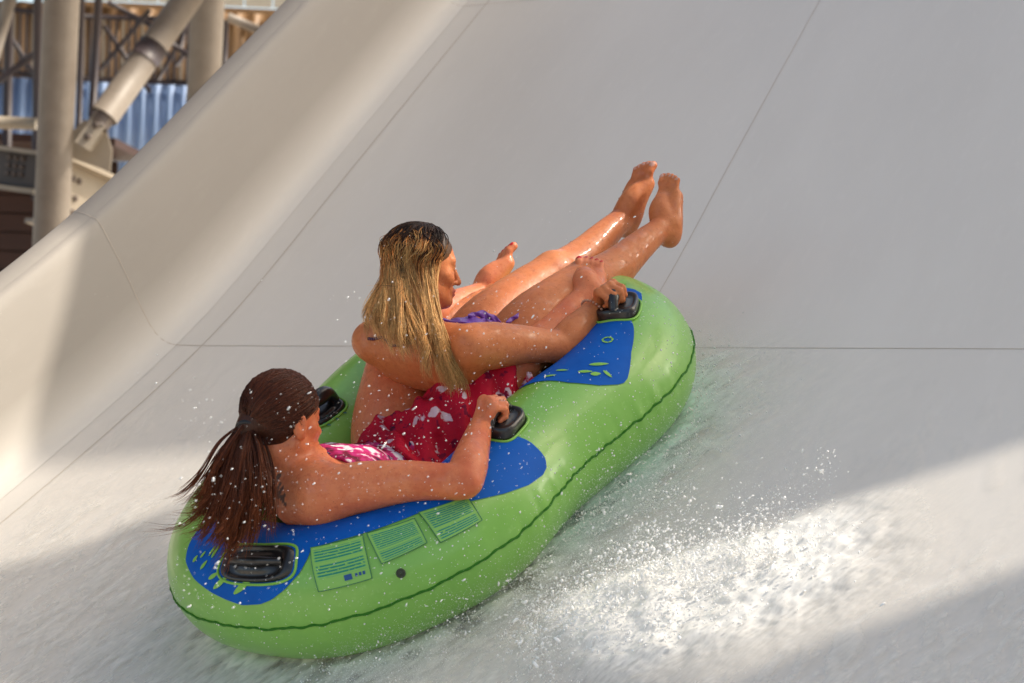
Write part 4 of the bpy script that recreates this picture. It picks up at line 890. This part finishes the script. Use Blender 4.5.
    rod('tie_rod', (108, 2), (152, 26), 22.0, .02, 'dark tie rod crossing above the diagonal brace', 'rod')
    rod('tie_rod', (162, 38), (196, 60), 21.6, .02, 'thin tie rod running down to the second column', 'rod')
    rod('tie_rod', (186, 30), (158, 80), 21.8, .018, 'thin tie rod sloping the other way beside the brace', 'rod')
    rod('tie_rod', (188, 6), (180, 50), 21.8, .024, 'short steep rod above the blue screen', 'rod')
    rod('strut', (228, 17), (268, 34), 21.0, .034, 'short pale strut right of the second column', 'strut', 'steel')
    rod('strut', (226, 20), (224, 70), 21.1, .022, 'thin dark upright right of the second column', 'strut')
    rod('floor_edge', (-10, 122), (36, 124), 20.2, .045, 'cream deck edge bar left of the thick column', 'deck edge', 'plate')
    # stair railing: thin balusters between two rails, and a lattice of cross rods
    e = empty('stair_railing', BG(110, 90, 22.6), 'thin dark stair railing with close upright bars behind the diagonal brace', 'railing')
    for (x0, x1, y0, y1) in ((64, 190, 16, 78), (-6, 36, 8, 70)):
        for (ya, yb) in ((y0, y0+4), (y1, y1+5)): cyl('rail', BG(x0, ya, 22.6), BG(x1, yb, 22.6), .022, M['rod'], e, 8)
        for i in range(int((x1-x0)/6.5)+1): x = x0+i*6.5; cyl('baluster', BG(x+.8, y0, 22.6), BG(x-.8, y1+2, 22.6), .011, M['rod' if i % 3 else 'plate'], e, 6)
    for p, q, lab in (((104, 26), (150, 92), 'long cross rod sloping down behind the brace'), ((150, 10), (100, 70), 'cross rod sloping the other way behind the brace'), ((176, 66), (204, 26), 'short cross rod beside the second column'), ((0, 20), (34, 74), 'cross rod left of the thick column')):
        rod('cross_rod', p, q, 21.9, .019, lab, 'rod')
    # dark timber hut under the beams
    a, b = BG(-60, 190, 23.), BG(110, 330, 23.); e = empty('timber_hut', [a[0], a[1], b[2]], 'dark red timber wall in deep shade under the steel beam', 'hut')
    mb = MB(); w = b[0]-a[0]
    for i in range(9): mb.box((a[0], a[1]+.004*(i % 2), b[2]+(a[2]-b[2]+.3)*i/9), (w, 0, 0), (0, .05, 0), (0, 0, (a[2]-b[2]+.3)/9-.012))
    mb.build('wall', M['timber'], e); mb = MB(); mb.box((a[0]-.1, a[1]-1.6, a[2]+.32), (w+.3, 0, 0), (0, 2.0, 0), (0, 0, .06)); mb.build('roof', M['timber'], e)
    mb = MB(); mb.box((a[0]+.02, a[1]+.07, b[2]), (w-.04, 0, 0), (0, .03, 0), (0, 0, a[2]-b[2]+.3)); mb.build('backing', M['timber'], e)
    # added dark wall and roof out of frame, keeping sky light off the columns
    e2 = empty('sky_blocker', (-4.5, 12.8, -6), 'added unseen dark wall and roof blocking sky light left of the steel columns', 'sky blocker')
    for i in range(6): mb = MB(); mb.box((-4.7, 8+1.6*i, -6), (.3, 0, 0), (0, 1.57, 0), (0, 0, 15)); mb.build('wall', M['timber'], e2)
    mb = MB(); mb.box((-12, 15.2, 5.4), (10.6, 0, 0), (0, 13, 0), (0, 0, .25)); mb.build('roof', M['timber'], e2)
    # ground
    V = [(x, y, -6.0+.05*math.sin(x*.3)*math.cos(y*.2)) for x in np.linspace(-90, 90, 40) for y in np.linspace(-40, 220, 50)]
    o = mesh('ground', V, grid_faces(40, 50), M['ground'], None, True, True); o['kind'] = 'structure'
build_background()
# ================================================================== light
S = nrm([.79, .47, .40])                                     # towards the sun, ride frame
SW = nrm(FR @ S); EL = math.asin(SW[2]); AZ = math.atan2(SW[0], SW[1])
def build_shade():  # added unseen slabs, outlines shaped to throw the shade and leave sunlit gaps
    hc = 4.6; P = lambda u, v: np.array([u+hc*S[0]/S[2], v+hc*S[1]/S[2], FLN+hc])
    def deck(name, poly, lab, up=0.):
        n = len(poly); top = [W(P(u, v)+S*up) for u, v in poly]; off = FR @ S*.14
        V = top+[p+off for p in top]; o = mesh(name, V, [tuple(range(n)), tuple(reversed(range(n, 2*n)))]+[(i, (i+1) % n, (i+1) % n+n, i+n) for i in range(n)], M['shade_caster'], None, False, True); tag(o, lab, 'shade slab')
    A = [(-.34, -3.1), (-.2, -2.6), (.06, -1.85), (.28, -.92), (.66, -.66), (.68, -.46), (.2, -.42), (-.40, -.38), (-.56, .0), (-.60, .60), (-.37, .62), (.04, 1.07), (.45, 1.53), (1.0, 2.1), (2.3, 1.7), (5.0, .5), (5.0, -4.5), (.2, -4.5)]
    B = [(-.85, -2.05), (-.47, -1.44), (-.33, -1.21), (-.07, -1.03), (-.34, -.72), (-.46, .0), (-.58, .8), (-.63, 1.29), (-.09, 1.8), (.15, 2.05), (-.4, 2.6), (-2.2, 1.9), (-2.2, -2.2), (-1.28, -2.2), (-1.28, -.3), (-.95, -.3), (-.98, -.5), (-1.06, -1.0), (-1.1, -2.2)]
    deck('shade_slab', A, 'unseen grey slab added overhead, shading the chute'); deck('shade_slab', B, 'second unseen grey slab added overhead, shading the chute foot', .4)
build_shade()
w = bpy.data.worlds.new('World'); SC.world = w; w.use_nodes = True; nt = w.node_tree; sky = nt.nodes.new('ShaderNodeTexSky'); sky.sky_type = 'NISHITA'; sky.sun_disc = False
sky.sun_elevation = EL; sky.sun_rotation = AZ; sky.dust_density = 2.2; sky.ozone_density = .0; sky.air_density = .6
bg = nt.nodes['Background']; bg.inputs[1].default_value = .15; mx = nt.nodes.new('ShaderNodeMix'); mx.data_type = 'RGBA'; mx.blend_type = 'MULTIPLY'; mx.inputs[0].default_value = 1; mx.inputs[7].default_value = (1, .945, .775, 1); nt.links.new(sky.outputs[0], mx.inputs[6]); nt.links.new(mx.outputs[2], bg.inputs[0])
sl = bpy.data.lights.new('sun', 'SUN'); sl.energy = 2.0; sl.angle = math.radians(.5); sl.color = (1, .92, .80); so = bpy.data.objects.new('sun', sl); COL.objects.link(so)
so.rotation_euler = Vector(SW).to_track_quat('Z', 'Y').to_euler(); so.location = (6, -6, 8)
# ================================================================== camera
cam = bpy.data.cameras.new('camera'); co = bpy.data.objects.new('camera', cam); COL.objects.link(co); SC.camera = co
cam.sensor_width = 36; cam.lens = 36*FPX/1024; cam.clip_end = 600; cam.clip_start = .1
co.matrix_world = Matrix([list(r_)+[0] for r_ in Rw]+[[0, 0, 0, 1]])
cam.dof.use_dof = True; cam.dof.focus_distance = 7.75; cam.dof.aperture_fstop = 5.0
SC.view_settings.view_transform = 'Standard'; SC.view_settings.look = 'None'; SC.view_settings.exposure = 1.2; SC.view_settings.gamma = 1
SC.cycles.use_denoising = True; SC.cycles.max_bounces = 8; SC.cycles.transparent_max_bounces = 12
